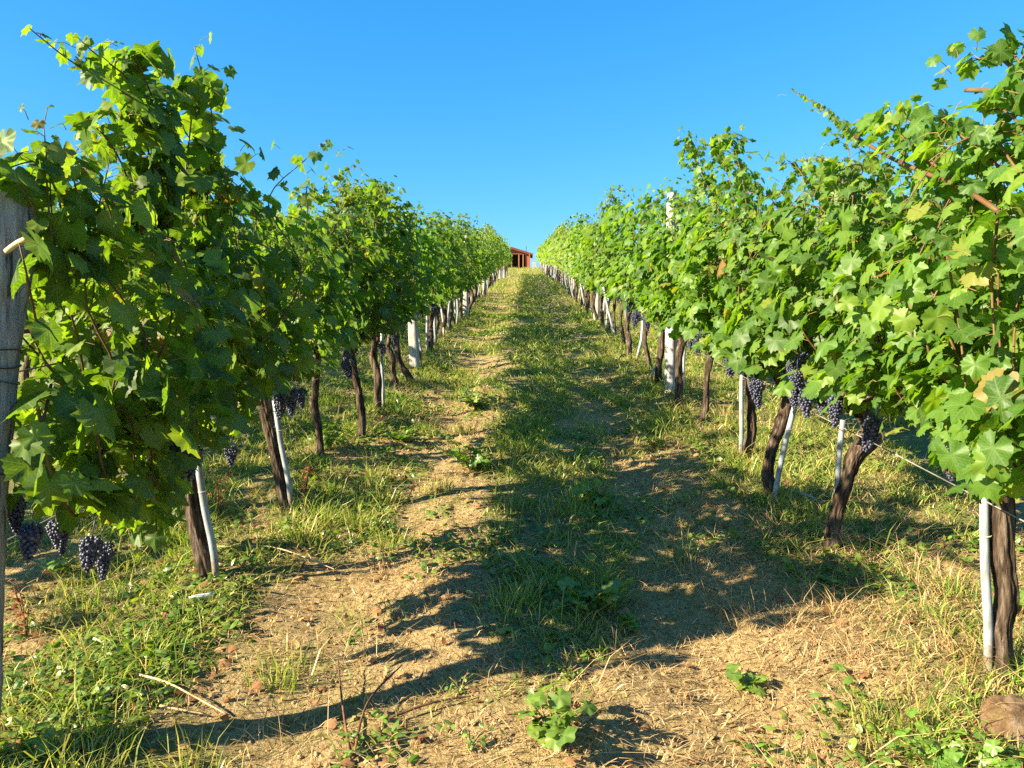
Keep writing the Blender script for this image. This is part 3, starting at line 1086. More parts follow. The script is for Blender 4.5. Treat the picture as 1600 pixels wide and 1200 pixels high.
# ---- left row, near
a, b = bounds(LY, 0, 2.32)
near_vine(31, at_ground(322, 902), [(313, 850), (303, 780), (293, 715), (285, 680)], [.040, .038, .034, .034, .036, .04], a, b,
          "first vine of the left row, brown trunk beside a leaning grey stake", GL, -1.46,
          shoots=[([(268, 420), (262, 290), (240, 185), (172, 132), (110, 95), (48, 46)], -1.34, .075, .022, .05, .35, (.005, .0015)),
                  ([(262, 330), (238, 215), (205, 130), (150, 85), (128, 65)], -1.36, .08, .03, .05, .5, (.005, .0015)),
                  ([(270, 330), (262, 220), (225, 120), (210, 85)], -1.34, .085, .085, .06, .5, (.005, .0025)),
                  ([(285, 350), (292, 250), (300, 170), (290, 140)], -1.36, .085, .08, .055, .6, (.005, .002)),
                  ([(310, 400), (320, 300), (335, 230), (330, 190)], -1.36, .09, .08, .055, .6, (.005, .002)),
                  ([(330, 420), (345, 330), (350, 270)], -1.36, .085, .075, .055, .6, (.005, .002)),
                  ([(225, 380), (200, 280), (170, 220), (150, 200)], -1.38, .08, .05, .055, .6, (.005, .002)),
                  ([(190, 400), (160, 300), (110, 260)], -1.40, .075, .05, .055, .6, (.004, .002)),
                  ([(85, 420), (74, 300), (72, 240), (68, 195)], -1.38, .075, .03, .05, .5, (.004, .0015)),
                  ([(70, 400), (50, 320), (20, 270)], -1.40, .09, .08, .07, .3, (.004, .002)),
                  ([(60, 520), (40, 420), (30, 380)], -1.36, .08, .07, .08, .2, (.004, .002)),
                  ([(100, 420), (95, 320), (60, 255), (15, 262)], -1.42, .09, .08, .05, .6, (.004, .002)),
                  ([(130, 420), (120, 300), (100, 250)], -1.38, .08, .06, .05, .7, (.004, .002)),
                  ([(250, 380), (240, 280), (225, 190), (235, 130)], -1.40, .085, .07, .045, .8, (.005, .002)),
                  ([(230, 360), (205, 270), (185, 190)], -1.42, .08, .06, .045, .8, (.005, .002)),
                  ([(300, 420), (310, 320), (318, 250)], -1.38, .085, .07, .045, .8, (.005, .002)),
                  ([(60, 640), (80, 740), (110, 800), (140, 810)], -1.34, .085, .07, .05, .5, (.006, .003)),
                  ([(180, 640), (205, 740), (222, 810)], -1.36, .08, .075, .045, .7, (.005, .003)),
                  ([(120, 640), (130, 720), (135, 780)], -1.38, .08, .075, .045, .7, (.005, .003)),
                  ([(80, 600), (60, 700), (52, 770)], -1.42, .08, .07, .045, .7, (.005, .003)),
                  ([(255, 620), (262, 720), (255, 820)], -1.40, .08, .07, .045, .7, (.005, .003)),
                  ([(235, 640), (238, 740), (245, 830)], -1.34, .08, .07, .045, .7, (.005, .003)),
                  ([(210, 620), (240, 700), (238, 790)], -1.40, .08, .07, .045, .7, (.005, .003)),
                  ([(150, 650), (160, 730), (190, 790)], -1.28, .085, .08, .05, .5, (.005, .003))],
          clusters=[(52, 812, -1.56, .85), (88, 806, -1.60, .75), (145, 832, -1.54, .9), (160, 842, -1.56, .7), (290, 690, -1.38, 1.0), (281, 684, -1.42, .9), (362, 692, -1.5, .95), (24, 770, -1.62, .8),
                    (160, 735, -1.6, .75), (232, 770, -1.56, .75)],
          top=1.56, low=.76, droop=.12, **near_kw)
a, b = bounds(LY, 1, 0)
near_vine(32, at_ground(447, 797), [(438, 745), (425, 690), (412, 640), (408, 610)], [.040, .036, .031, .030, .034, .038], a, b,
          "second vine of the left row, dark rough trunk behind a pair of grey stakes", GL, -1.48,
          shoots=[([(372, 540), (364, 620), (352, 685)], -1.44, .075, .065, .045, .7, (.005, .003)),
                  ([(395, 420), (400, 340), (385, 310)], -1.4, .08, .06, .06, .5, (.005, .002)),
                  ([(440, 420), (470, 330), (482, 285)], -1.42, .075, .05, .06, .4, (.005, .002))],
          clusters=[(455, 602, -1.38, 1.1), (465, 605, -1.42, 1.0), (440, 612, -1.46, .9)], top=1.60, low=.80, droop=.10, **near_kw)
a, b = bounds(LY, 2, 0)
near_vine(33, at_ground(503, 712), [(497, 680), (494, 650), (492, 620)], [.034, .03, .026, .028, .03], a, b,
          "third vine of the left row, thin reddish trunk behind a leafy weed", GL, -1.52,
          shoots=[([(475, 400), (480, 320), (478, 286)], -1.45, .08, .05, .06, .4, (.005, .002))], clusters=[(545, 545, -1.4, 1.0)], top=1.74, low=.80, droop=.10, **near_kw)
a, b = bounds(LY, 3, 0)
near_vine(34, at_ground(561, 684), [(567, 650), (563, 615), (550, 580), (545, 555)], [.042, .034, .029, .028, .034, .038], a, b,
          "fourth vine of the left row, twisted trunk bending left at the top", GL, -1.45, shoots=[([(535, 400), (550, 330), (548, 305)], -1.42, .08, .05, .06, .4, (.005, .002))],
          clusters=[(538, 560, -1.36, .9), (600, 540, -1.5, .9)], top=1.76, low=.80, droop=.10, **near_kw)
a, b = bounds(LY, 4, 0)
near_vine(35, at_ground(592, 644), [(590, 610), (588, 580), (583, 550)], [.045, .038, .036, .036, .04], a, b,
          "fifth vine of the left row, straight dark trunk with a stake behind", GL, -1.46, clusters=[(596, 535, -1.4, 1.0)], lod=1, top=1.80, low=.80, droop=.10, **near_kw)
a, b = bounds(LY, 5, 0)
near_vine(36, at_ground(621, 611), [(614, 580), (612, 560), (605, 540)], [.045, .038, .036, .036, .04], a, b,
          "sixth vine of the left row, trunk just in front of a curved one", GL, -1.46, clusters=[(617, 520, -1.4, 1.0)], lod=1, top=1.84, low=.80, droop=.10, **near_kw)
a, b = bounds(LY, 6, 0)
near_vine(37, at_ground(643, 596), [(628, 575), (621, 545), (617, 515)], [.045, .04, .036, .036, .04], a, b,
          "seventh vine of the left row, trunk curving out at the foot before the pale post", GL, -1.46, clusters=[(627, 500, -1.4, 1.0)], lod=1, top=1.86, low=.80, droop=.10, **near_kw)
# ---- right row, near
a, b = bounds(RY, 0, .55)
near_vine(64, Vector((1.66, 1.35, gz(1.66, 1.35))), [], [.05, .05], a, b, "leafy vine at the right edge, its big leaves hanging in front of the others", GR, 1.66,
          shoots=[([(1700, 150), (1600, 120), (1555, 90), (1500, 100)], 1.50, .08, .05, .05, .5, (.005, .002)),
                  ([(1680, 260), (1600, 110), (1575, 70)], 1.50, .09, .07, .06, .4, (.005, .002)),
                  ([(1660, 300), (1580, 180), (1530, 175)], 1.46, .09, .06, .06, .5, (.005, .002))], top=1.55, low=.80, droop=.05, per_m=22, lateral=.7, leaf=.060)
a, b = bounds(RY, 1, 0)
v = near_vine(52, at_ground(1568, 1055), [(1563, 985), (1568, 930), (1565, 870), (1567, 800), (1560, 740)], [.047, .042, .036, .033, .034, .038, .042, .044], a, b,
              "nearest right row vine, thick ridged trunk beside an upright white stake", GR, 1.62,
              shoots=[([(1560, 640), (1500, 660), (1475, 740)], 1.40, .09, .08, .055, .4, (.005, .003)),
                      ([(1570, 660), (1545, 740), (1530, 770)], 1.44, .09, .08, .055, .5, (.005, .003)),
                      ([(1440, 420), (1420, 520), (1430, 600)], 1.36, .09, .08, .055, .4, (.005, .003)),
                      ([(1480, 400), (1500, 520), (1510, 620)], 1.36, .09, .085, .055, .4, (.005, .003)),
                      ([(1560, 330), (1550, 450), (1560, 600)], 1.36, .09, .085, .055, .4, (.005, .003)),
                      ([(1520, 300), (1450, 250), (1390, 200), (1340, 195)], 1.42, .085, .07, .06, .6, (.006, .003)),
                      ([(1350, 230), (1310, 190), (1270, 160), (1237, 140)], 1.50, .04, .016, .035, .3, (.003, .001)),
                      ([(1500, 330), (1440, 220), (1410, 170)], 1.48, .085, .07, .06, .6, (.005, .002)),
                      ([(1560, 260), (1500, 210), (1470, 185)], 1.48, .08, .06, .06, .6, (.005, .002)),
                      ([(1600, 280), (1560, 220), (1570, 190)], 1.46, .08, .06, .06, .6, (.005, .002))],
              clusters=[(1480, 692, 1.60, .85)], top=1.56, low=.80, droop=.10, **near_kw)
cn = MB()
P, R = smooth_path([at_x(px, py, 1.40) - v.location for px, py in ((1333, 211), (1385, 243), (1440, 268), (1500, 292), (1560, 330))], 30, [.0065, .007, .0075, .008, .008])
cn.add(*tube(P, R, 10, True, .05, 3))
link("cut_cane", cn.mesh("cut_cane", M['cane']), v)
cn = MB()
P, R = smooth_path([at_x(px, py, 1.48) - v.location for px, py in ((1509, 141), (1550, 142), (1600, 149), (1680, 190))], 20, [.007, .0075, .008, .008])
cn.add(*tube(P, R, 10, True, .05, 4))
link("cut_cane", cn.mesh("cut_cane", M['cane']), v)
a, b = bounds(RY, 2, 0)
near_vine(53, at_ground(1295, 856), [(1305, 810), (1325, 755), (1340, 710), (1362, 680), (1348, 650), (1330, 630)], [.038, .034, .034, .036, .040, .050, .038, .03], a, b,
          "second right row vine, trunk leaning right with a gnarled knotty head", GR, 1.60,
          shoots=[([(1400, 330), (1330, 270), (1290, 250), (1245, 252)], 1.5, .045, .018, .04, .3, (.003, .001)),
                  ([(1380, 480), (1360, 560), (1330, 620)], 1.36, .08, .075, .05, .5, (.005, .003))],
          clusters=[(1285, 615, 1.46, .9), (1308, 612, 1.44, 1.0), (1300, 612, 1.50, .9), (1372, 648, 1.62, .9)], top=1.66, low=.80, droop=.10, **near_kw)
a, b = bounds(RY, 3, 0)
near_vine(54, at_ground(1206, 781), [(1203, 735), (1208, 690), (1222, 650), (1235, 625)], [.040, .036, .034, .034, .038, .04], a, b,
          "third right row vine, bent trunk crossed by a slanting white stake", GR, 1.58,
          clusters=[(1245, 575, 1.46, 1.0), (1238, 560, 1.48, .9), (1255, 590, 1.5, 1.0), (1250, 548, 1.50, .8), (1240, 598, 1.56, .8)], top=1.62, low=.80, droop=.10, **near_kw)
a, b = bounds(RY, 4, 0)
near_vine(55, at_ground(1163, 713), [(1174, 675), (1176, 640), (1170, 610)], [.040, .037, .035, .034, .04], a, b,
          "fourth right row vine, trunk under the largest bunches of dark grapes", GR, 1.58,
          shoots=[([(1165, 400), (1145, 300), (1125, 240), (1120, 212)], 1.50, .08, .06, .055, .7, (.005, .002)),
                  ([(1150, 400), (1110, 300), (1085, 250), (1075, 215)], 1.50, .075, .06, .055, .6, (.005, .002)),
                  ([(1170, 400), (1165, 310), (1150, 240), (1140, 215)], 1.54, .085, .07, .055, .7, (.005, .002)),
                  ([(1180, 400), (1185, 320), (1185, 285)], 1.54, .075, .05, .055, .6, (.005, .002))],
          clusters=[(1162, 535, 1.38, 1.1), (1150, 540, 1.42, 1.1), (1172, 530, 1.42, 1.0), (1178, 590, 1.40, 1.1), (1145, 555, 1.46, 1.0), (1160, 520, 1.48, 1.0), (1180, 580, 1.46, .9)],
          top=1.68, low=.80, droop=.10, **near_kw)
a, b = bounds(RY, 5, 0)
near_vine(56, at_ground(1097, 663), [(1102, 620), (1108, 580), (1110, 550)], [.036, .03, .028, .028, .032], a, b, "fifth right row vine, slender leaning trunk with thin bark", GR, 1.58,
          clusters=[(1088, 522, 1.42, 1.1), (1095, 515, 1.46, 1.0), (1112, 508, 1.44, 1.0), (1080, 525, 1.5, .9)], lod=1, top=1.84, low=.80, droop=.10, **near_kw)
a, b = bounds(RY, 6, 0)
near_vine(57, at_ground(1059, 632), [(1060, 600), (1062, 560), (1066, 530)], [.05, .042, .038, .036, .04], a, b, "sixth right row vine, trunk close in front of the tall pale post", GR, 1.57,
          clusters=[(1063, 505, 1.44, 1.0), (1048, 490, 1.42, 1.0)], lod=1, top=1.74, low=.80, droop=.10, **near_kw)
a, b = bounds(RY, 7, 0)
near_vine(58, at_ground(1031, 598), [(1029, 570), (1033, 540), (1038, 510)], [.05, .044, .04, .04, .044], a, b, "seventh right row vine, knotty trunk with a short stake at its foot", GR, 1.58,
          clusters=[(1010, 495, 1.46, 1.0)], lod=1, top=1.78, low=.80, droop=.10, **near_kw)

# ---- the rest of the rows: a few grown vines, copied
PROTO = {}
for lod, nv, sp, lat, leaf, per in ((1, 6, .068, .5, .074, 16), (2, 5, .08, .4, .078, 15), (3, 4, .10, .25, .10, 13)):
    PROTO[lod] = []
    for k in range(nv):
        sd = 1000 * lod + k
        rr = np.random.default_rng(sd)
        g = Vine(sd, lod)
        g.grow(-.62, .62, top=1.98, per_m=per, lateral=lat, leaf=leaf, spacing=sp, droop=.08, low=.80)
        g.fill(-.62, .62, .86, 2.0, {1: 165, 2: 150, 3: 120}[lod], leaf)
        lean = rr.normal(0, .07)
        tr = trunk_mesh([(0, 0, -.06), (lean * .4, rr.normal(0, .05), .2), (lean * 1.3, rr.normal(0, .09), .45), (rr.normal(0, .03), rr.normal(0, .05), .84)],
                        [.044, .034, .032, .04] if rr.random() < .6 else [.034, .026, .025, .03], lod, sd)
        co = cordon_mesh((0, 0, .84), -.5, .5, lod, sd)
        PROTO[lod].append((tr, co, g.cane_mesh("canes") if lod < 3 else None, g.foliage_mesh("foliage")))


def row_vine(x, y, lod, r, zs, label, group, clusters):
    v = new_vine(x, y, label, group)
    v.scale = (r.uniform(.92, 1.12), 1.0, zs * r.uniform(.96, 1.05))
    tr, co, ca, fo = PROTO[lod][int(r.integers(0, len(PROTO[lod])))]
    for nm, me in (("trunk", tr), ("cordon", co), ("canes", ca), ("foliage", fo)):
        if me is not None:
            link(nm, me, v)
    sgn = -1 if x > 0 else 1
    for k in range(clusters):
        o = link("grape_cluster", CL_FAR[k % 2], v, (sgn * r.uniform(.0, .16), r.uniform(-.4, .4), r.uniform(.72, .92)))
        o.rotation_euler = (0, 0, r.uniform(0, 6))
    return v


r1 = np.random.default_rng(77)
for side, Ys, X, start, grp in (("left", LY, LX, 7, GL), ("right", RY, RX, 8, GR)):
    for i in range(start, len(Ys)):
        y = Ys[i]
        lod = 1 if y < 19 else (2 if y < 38 else 3)
        n = i + 1 if side == "left" else i
        if n <= 20:
            lab = f"{ORD[n - 1]} vine up the {side} row counted from the near end"
        else:
            lab = f"small distant vine beyond the twentieth in the {side} row, towards the shed"
        zs = (.95 if side == "left" else 1.04) + (.10 if y > 30 else 0)
        row_vine(X + r1.normal(0, .04), y, lod, r1, zs, lab, grp, int(r1.integers(2, 4)) if y < 13 else (1 if y < 18 else 0))
# neighbouring rows, glimpsed through the leaves
for side, X, y0, y1, grp in (("left", -4.5, 2.7, 26, "grapevines of the next row to the left"), ("right", 4.62, 3.2, 24, "grapevines of the next row to the right")):
    y = y0
    while y < y1:
        row_vine(X + r1.normal(0, .05), y, 1 if y < 9 else 2, r1, 1.0, f"vine of the neighbouring row glimpsed behind the {side} row of vines", grp, 0)
        y += r1.uniform(1.0, 1.2)


# ------------------------------------------------------------------ posts, stakes, wires
def stake(p0, p1, label, r=.0145, group="grey stakes beside the vines", bend=.01, tie=True):
    o = bpy.data.objects.new("vine_stake", None)
    COL.objects.link(o)
    o.location = p0
    o.empty_display_size = .05
    tag(o, label, "stake", group)
    p1 = np.array(p1 - Vector(p0))
    n = np.array([p1[1], -p1[0], 0]) + np.array([.3, 0, 0])
    pts = [(0, 0, -.08) + p1 * -.0, p1 * .25 + n * bend, p1 * .6 - n * bend, p1]
    P, R = smooth_path(pts, 14, [r, r, r, r * .97])
    link("stake_tube", MB().add(*tube(P, R, 12)).mesh("stake_tube", M['stake']), o)
    if tie:
        th = np.linspace(0, 2 * math.pi, 15)
        ring = np.stack([np.cos(th) * (r + .003), np.sin(th) * (r + .003), th * .0012], -1) + p1 * .72 + np.array([0, 0, 0])
        link("tie", MB().add(*tube(ring, .0022, 5)).mesh("tie", M['twine']), o)
    return o


def px_stake(bx, by, tx, ty, label, ext=1.25, **kw):
    """foot and top of a stake from the photograph; it runs on up into the leaves"""
    b = at_ground(bx, by)
    d0 = (CM.inverted() @ b).z
    t = cam.location + ray(tx, ty) * (-d0)
    fwd = Vector((-(b.x - cam.location.x), -(b.y - cam.location.y), 0)).normalized() * .055   # it stands on the aisle side of the trunk
    b, t = b + fwd, t + fwd
    b.z = gz(b.x, b.y)
    return stake(b, b + (t - b) * ext, label, **kw)


px_stake(340, 902, 310, 722, "slanting grey stake leaning against the first left row trunk", r=.016, ext=1.05)
px_stake(457, 792, 432, 640, "grey stake of the pair at the second left row trunk, the one in front", r=.016, ext=1.1)
px_stake(450, 785, 422, 628, "thinner grey stake of the pair at the second left row trunk, the one behind", r=.013, ext=1.05)
px_stake(599, 640, 597, 545, "upright grey stake behind the fifth left row trunk", r=.015)
px_stake(660, 560, 648, 490, "slanting grey stake touching the first pale post of the left row", r=.016)
px_stake(1545, 1040, 1539, 790, "white stake standing close against the nearest right row trunk", r=.0152, ext=1.15)
px_stake(1303, 800, 1316, 668, "white stake crossing the knotty leaning trunk", r=.016, ext=1.1)
px_stake(1204, 785, 1240, 640, "white stake slanting across the bent third trunk of the right row", r=.016, ext=1.1)
px_stake(1157, 712, 1160, 580, "upright white stake left of the trunk under the big grape bunches", r=.016)
px_stake(1064, 620, 1071, 535, "white stake just right of the tall pale post in the right row", r=.016)
px_stake(1016, 597, 1023, 572, "short white stake slanting at the foot of the seventh right row trunk", r=.014, ext=1.0)

r2 = np.random.default_rng(99)
MS = []
for k in range(4):
    P, R = smooth_path([(0, 0, -.05), (r2.normal(0, .02), r2.normal(0, .02), .4), (r2.normal(0, .05), r2.normal(0, .05), .95)], 6, [.017, .017, .016])
    MS.append(MB().add(*tube(P, R, 8)).mesh("vine_stake", M['stake']))
for side, Ys, X, st in (("left", LY, LX, 8), ("right", RY, RX, 8)):
    for i in range(st, len(Ys)):
        if r2.random() < .18:
            continue
        n = i + 1 if side == "left" else i
        x, y = X + r2.normal(0, .05), Ys[i] - r2.uniform(.06, .22)
        o = link("vine_stake", MS[int(r2.integers(0, 4))], None, (x, y, gz(x, y)))
        o.rotation_euler = (r2.normal(0, .10), r2.normal(0, .10), r2.uniform(0, 6.28))
        o.scale = (1.25, 1.25, 1)
        tag(o, f"pale stake at the foot of the {ORD[n - 1]} vine of the {side} row" if n <= 20 else f"thin pale stake far up the {side} row beyond the twentieth vine", "stake",
            f"stakes beside the {side} row vines")

# weathered end post at the left edge
pb = at_x(-18, 1225, -1.56)
pb = Vector((-1.62, 2.06, gz(-1.62, 2.06)))
d0 = (CM.inverted() @ pb).z


def post_px(px, py):
    return cam.location + ray(px, py) * (-d0)


ep = bpy.data.objects.new("end_post", None)
COL.objects.link(ep)
ep.location = pb
tag(ep, "thick weathered grey wooden post at the near end of the left row", "post")
path = [np.array(post_px(px, py) - pb) for px, py in ((-47, 1260), (-40, 1100), (-32, 900), (-26, 720), (-14, 560), (-2, 420), (8, 330), (11, 306))]
P, R = smooth_path(path, 90, [.064, .062, .060, .062, .068, .078, .075, .070])
link("post_shaft", MB().add(*tube(P, R, 40, True, .075, 12)).mesh("post_shaft", M['old_wood']), ep)
for f in (.545, .57, .585, .42):
    k = int(f * 89)
    T3, N3, B3 = frames(P)
    th = np.linspace(0, 2 * math.pi, 40)
    ring = P[k] + (R[k] * 1.10) * (np.cos(th)[:, None] * N3[k] + np.sin(th)[:, None] * B3[k]) + np.array([0, 0, 1]) * (.006 * np.sin(th * 2 + k))[:, None]
    link("wire_wrap", MB().add(*tube(ring, .0022, 5)).mesh("wire_wrap", M['dark_wire']), ep)
kn = MB()
q0, q1 = at_x(10, 393, -1.44), at_x(44, 372, -1.36)
kn.add(*tube(smooth_path([q0 - pb, (q0 + q1) / 2 - pb + Vector((0, 0, .004)), q1 - pb], 8), .008, 9))
link("cut_branch", kn.mesh("cut_branch", M['dry_cane']), ep)


def pale_post_mesh(seed, H, w0, w1):
    r = np.random.default_rng(seed)
    n, sides = 40, 20
    th = np.linspace(0, 2 * math.pi, sides, endpoint=False)
    # rounded square section, slightly tapered and chipped
    prof = 1.0 / (np.abs(np.cos(th)) ** 5 + np.abs(np.sin(th)) ** 5) ** (1 / 5)
    z = np.linspace(-.1, H, n)
    V = []
    for k in range(n):
        wd = (w0 + (w1 - w0) * k / n) / 2
        rr = wd * prof * (1 + .05 * vnoise(np.cos(th) * 2 + seed, np.sin(th) * 2, np.full(sides, z[k] * 6), seed))
        if k == n - 1:
            rr = rr * .9
        V.append(np.stack([rr * np.cos(th + .4), rr * np.sin(th + .4), np.full(sides, z[k])], -1))
    V = np.concatenate(V + [np.array([[0, 0, H]])])
    i = (np.arange(n - 1)[:, None] * sides + np.arange(sides)[None, :]).ravel()
    j = (np.arange(n - 1)[:, None] * sides + (np.arange(sides)[None, :] + 1) % sides).ravel()
    F = np.concatenate([np.stack([i, j, j + sides], -1), np.stack([i, j + sides, i + sides], -1)])
    e = (n - 1) * sides
    F = np.concatenate([F, np.stack([np.full(sides, len(V) - 1), e + np.arange(sides), e + (np.arange(sides) + 1) % sides], -1)])
    return MB().add(V, F).mesh("row_post", M['pale_post'])


PP = [pale_post_mesh(3, 2.12, .125, .112), pale_post_mesh(8, 2.02, .125, .10)]
for side, X, ys, h in (("left", -1.44, [10.0, 18.2, 26.3, 34.2, 42.4, 50.3, 58.5], 2.16), ("right", 1.60, [8.35, 17.0, 25.6, 34.3, 43, 51.6, 60.2, 68.8, 77.4], 2.16)):
    for i, y in enumerate(ys):
        x = X + r2.normal(0, .02)
        if side == "left" and i == 0:
            g = at_ground(648, 576)
            x, y = g.x, g.y
        if side == "right" and i == 0:
            g = at_ground(1049, 612)
            x, y = g.x, g.y
        o = link("row_post", PP[0 if side == "right" else 1], None, (x, y, gz(x, y)))
        o.rotation_euler = (r2.normal(0, .012), r2.normal(0, .012) + (.02 if side == "right" else -.02), r2.uniform(0, 6.28))
        what = ["bright chalky pale post standing above the leaves", "chalky pale post seen between trunks", "chalky pale post"][min(i, 2)]
        lab = f"{what}, {ORD[i]} pale post up the {side} row" if i < 4 else f"small distant pale post far up the {side} row beyond its fourth"
        tag(o, lab, "post", f"pale posts of the {side} row")

for side, X, y0, y1 in (("left", -1.5, 2.05, 60), ("right", 1.6, .5, 79)):
    for k, (h, nm) in enumerate(((.64, "lowest"), (1.15, "middle"), (1.62, "highest"))):
        ys = np.arange(y0, y1, 1.4)
        P = np.stack([np.full(len(ys), X) + .01 * np.sin(ys), ys, base_z(ys * 0, ys) + h + .02 * np.sin(ys * .7)], -1)
        if side == "left":
            P[0] = np.array([-1.62, 2.08, TS * 2.05 + h])
        o = link("trellis_wire", MB().add(*tube(P, .0027, 5)).mesh("trellis_wire", M['wire']))
        tag(o, f"{nm} trellis wire running along the {side} row of vines", "wire", f"trellis wires of the {side} row")


# ------------------------------------------------------------------ weeds, twigs, stone and bits on the ground
def weed(p, label, seed, nst, size, leaf, templ=None, mat='weed_leaf', spread=.9, stemmat='petiole', leaves=3, name="weed", up=1.0):
    r = np.random.default_rng(seed)
    o = bpy.data.objects.new(name, None)
    COL.objects.link(o)
    o.location = p
    o.empty_display_size = .05
    tag(o, label, "weed")
    P, Nn, T, S = [], [], [], []
    st = MB()
    for i in range(nst):
        a = r.uniform(0, 6.28)
        L = size * r.uniform(.55, 1.1)
        e = np.array([math.cos(a) * L * spread * r.uniform(.3, 1), math.sin(a) * L * spread * r.uniform(.3, 1), L * up * r.uniform(.5, 1)])
        q = smooth_path([(0, 0, -.01), e * np.array([.35, .35, .6]), e], 8)
        st.add(*tube(q, np.linspace(.0026, .0014, 8), 5))
        for j in range(leaves):
            f = 1 - j / max(1, leaves) * .75
            c = q[int(f * 7)]
            b = r.uniform(0, 6.28)
            out = np.array([math.cos(b), math.sin(b), 0])
            P.append(c + out * .012)
            Nn.append(np.array([0, 0, 1.0]) + out * r.uniform(-.1, .7) + r.normal(0, .3, 3))
            T.append(out + np.array([0, 0, r.uniform(-.5, .2)]))
            S.append(leaf * r.uniform(.6, 1.15) * (1 if j == 0 else .8))
    mb = MB()
    put_leaves(mb, templ or MALLOW, np.array(P), np.array(Nn), np.array(T), np.array(S), r)
    link("foliage", mb.mesh("foliage", M[mat], uv=True), o)
    link("stem", st.mesh("stem", M[stemmat]), o)
    return o


weed(at_ground(860, 1165), "broad round leaved mallow weed at the bottom edge of the aisle", 1, 17, .15, .048)
weed(at_ground(925, 955), "wide dark green leafy weed in the shade at the middle of the aisle", 2, 22, .13, .05, spread=1.3)
weed(at_ground(985, 985), "small bright green weed catching sun at the tip of the shade", 3, 6, .07, .042)
weed(at_ground(1168, 1082), "small sunlit vine seedling alone on bare sandy soil", 4, 7, .085, .036, templ=LEAF[0])
weed(at_ground(735, 735), "bushy green weed patch on the left edge of the middle grass strip", 5, 26, .2, .05, spread=1.4)
weed(at_ground(745, 640), "bright weed clump farther up the left edge of the middle grass strip", 6, 22, .18, .05, spread=1.4)
weed(at_ground(630, 690), "low weed with pale leaves beside the left wheel track", 7, 14, .12, .045, spread=1.5)
weed(at_ground(515, 705), "tall leafy weed with oval leaves by the third left row trunk", 8, 9, .30, .075, templ=OVAL, spread=.6, leaves=6)
weed(at_ground(890, 1060), "feathery small green weed beside brown litter near the bottom of the aisle", 9, 22, .07, .016, templ=OVAL, leaves=7)
weed(at_ground(1180, 1180), "flat leaved weed lying at the bottom edge right of the mallow", 10, 6, .08, .05, templ=OVAL, leaves=2)
weed(at_ground(1020, 700), "grey green weed in the right wheel track", 11, 12, .12, .035, spread=1.2)
weed(at_ground(930, 790), "leafy weed at the right edge of the middle grass strip", 12, 18, .14, .04, spread=1.2)
weed(at_ground(600, 830), "small weed with yellow green leaves on the sandy left track", 13, 8, .08, .032)
weed(at_ground(90, 900), "pale yellow leafed weed at the foot of the end post under the grapes", 14, 9, .16, .04, templ=LEAF[1])
weed(at_ground(1460, 1190), "dark weed patch in the bottom right corner in front of the stone", 15, 20, .10, .034, spread=1.6)
weed(at_ground(1540, 1195), "dark leafy weed right under the brown stone", 16, 16, .09, .034, spread=1.5)
weed(at_ground(1590, 960), "green vine sucker growing at the right frame edge behind the thick trunk", 17, 8, .25, .05, templ=LEAF[1])
weed(at_ground(555, 1165), "small weed sprig between the twigs at the bottom", 18, 6, .07, .022, templ=OVAL, leaves=4)
weed(at_ground(735, 1175), "upright thin weed left of the mallow", 19, 6, .12, .022, templ=OVAL, leaves=6)
weed(at_ground(720, 1085), "small green sprig on the sunlit strip left of the mallow", 20, 6, .07, .02, templ=OVAL, leaves=5)
# dried stalks
for (px, py, lab, sd, h) in ((478, 775, "rusty dried dock stalk beside the pair of grey stakes", 31, .42), (346, 815, "orange dried weed stalk behind the first left row trunk", 32, .38),
                             (42, 1000, "thin dried stalk standing right of the end post", 33, .30)):
    weed(at_ground(px, py), lab, sd, 4, h, .028, templ=OVAL, mat='red_leaf', spread=.22, stemmat='twig', leaves=11, name="dried_stalk")


def sticks(name, label, cat, paths, mat, r0_, parts=None):
    o = bpy.data.objects.new(name, None)
    COL.objects.link(o)
    o.location = paths[0][0]
    o.empty_display_size = .05
    tag(o, label, cat)
    for k, p in enumerate(paths):
        P = smooth_path([np.array(Vector(q) - o.location) for q in p], 16)
        link("stick" if k == 0 else "side_shoot", MB().add(*tube(P, np.linspace(r0_, r0_ * .55, 16), 7, True, .12, k)).mesh("stick", M[mat]), o)
    return o


def gp(px, py, dz=.008):
    p = at_ground(px, py)
    return Vector((p.x, p.y, p.z + dz))


sticks("twig", "reddish brown twig lying in two strands across the shade at the bottom", "twig", [[gp(548, 1198, .02), gp(535, 1120, .05), gp(528, 1055, .06)], [gp(552, 1195, .02), gp(575, 1120, .05), gp(628, 1060, .05)]], 'twig', .0045)
sticks("fallen_cane", "pale dry fallen cane lying in the grass at the lower left", "cane", [[gp(215, 1062, .02), gp(262, 1082, .035), gp(310, 1105, .03), (gp(355, 1122, .012))], [gp(250, 1112, .02), gp(320, 1125, .02)]], 'dry_cane', .0042)
sticks("fallen_cane", "thin pale cane lying right of the first left row stake", "cane", [[gp(340, 860, .02), gp(430, 865, .03), gp(540, 900, .012)]], 'dry_cane', .004)
sticks("twig", "dark prunings twig lying on the sunlit strip above the mallow", "twig", [[gp(610, 1130, .02), gp(680, 1108, .025), gp(740, 1092, .012)]], 'twig', .005)
sticks("fallen_branch", "grey bare branch lying on the ground between the second and third right row trunks", "branch", [[gp(1235, 772, .02), gp(1262, 782, .03), gp(1286, 790, .012)]], 'pale_post', .012)
sticks("twig", "straw coloured stem lying diagonally by the brown stone", "stem", [[gp(1600, 1098, .03), gp(1500, 1152, .04), gp(1390, 1165, .02)]], 'dry_cane', .0025)

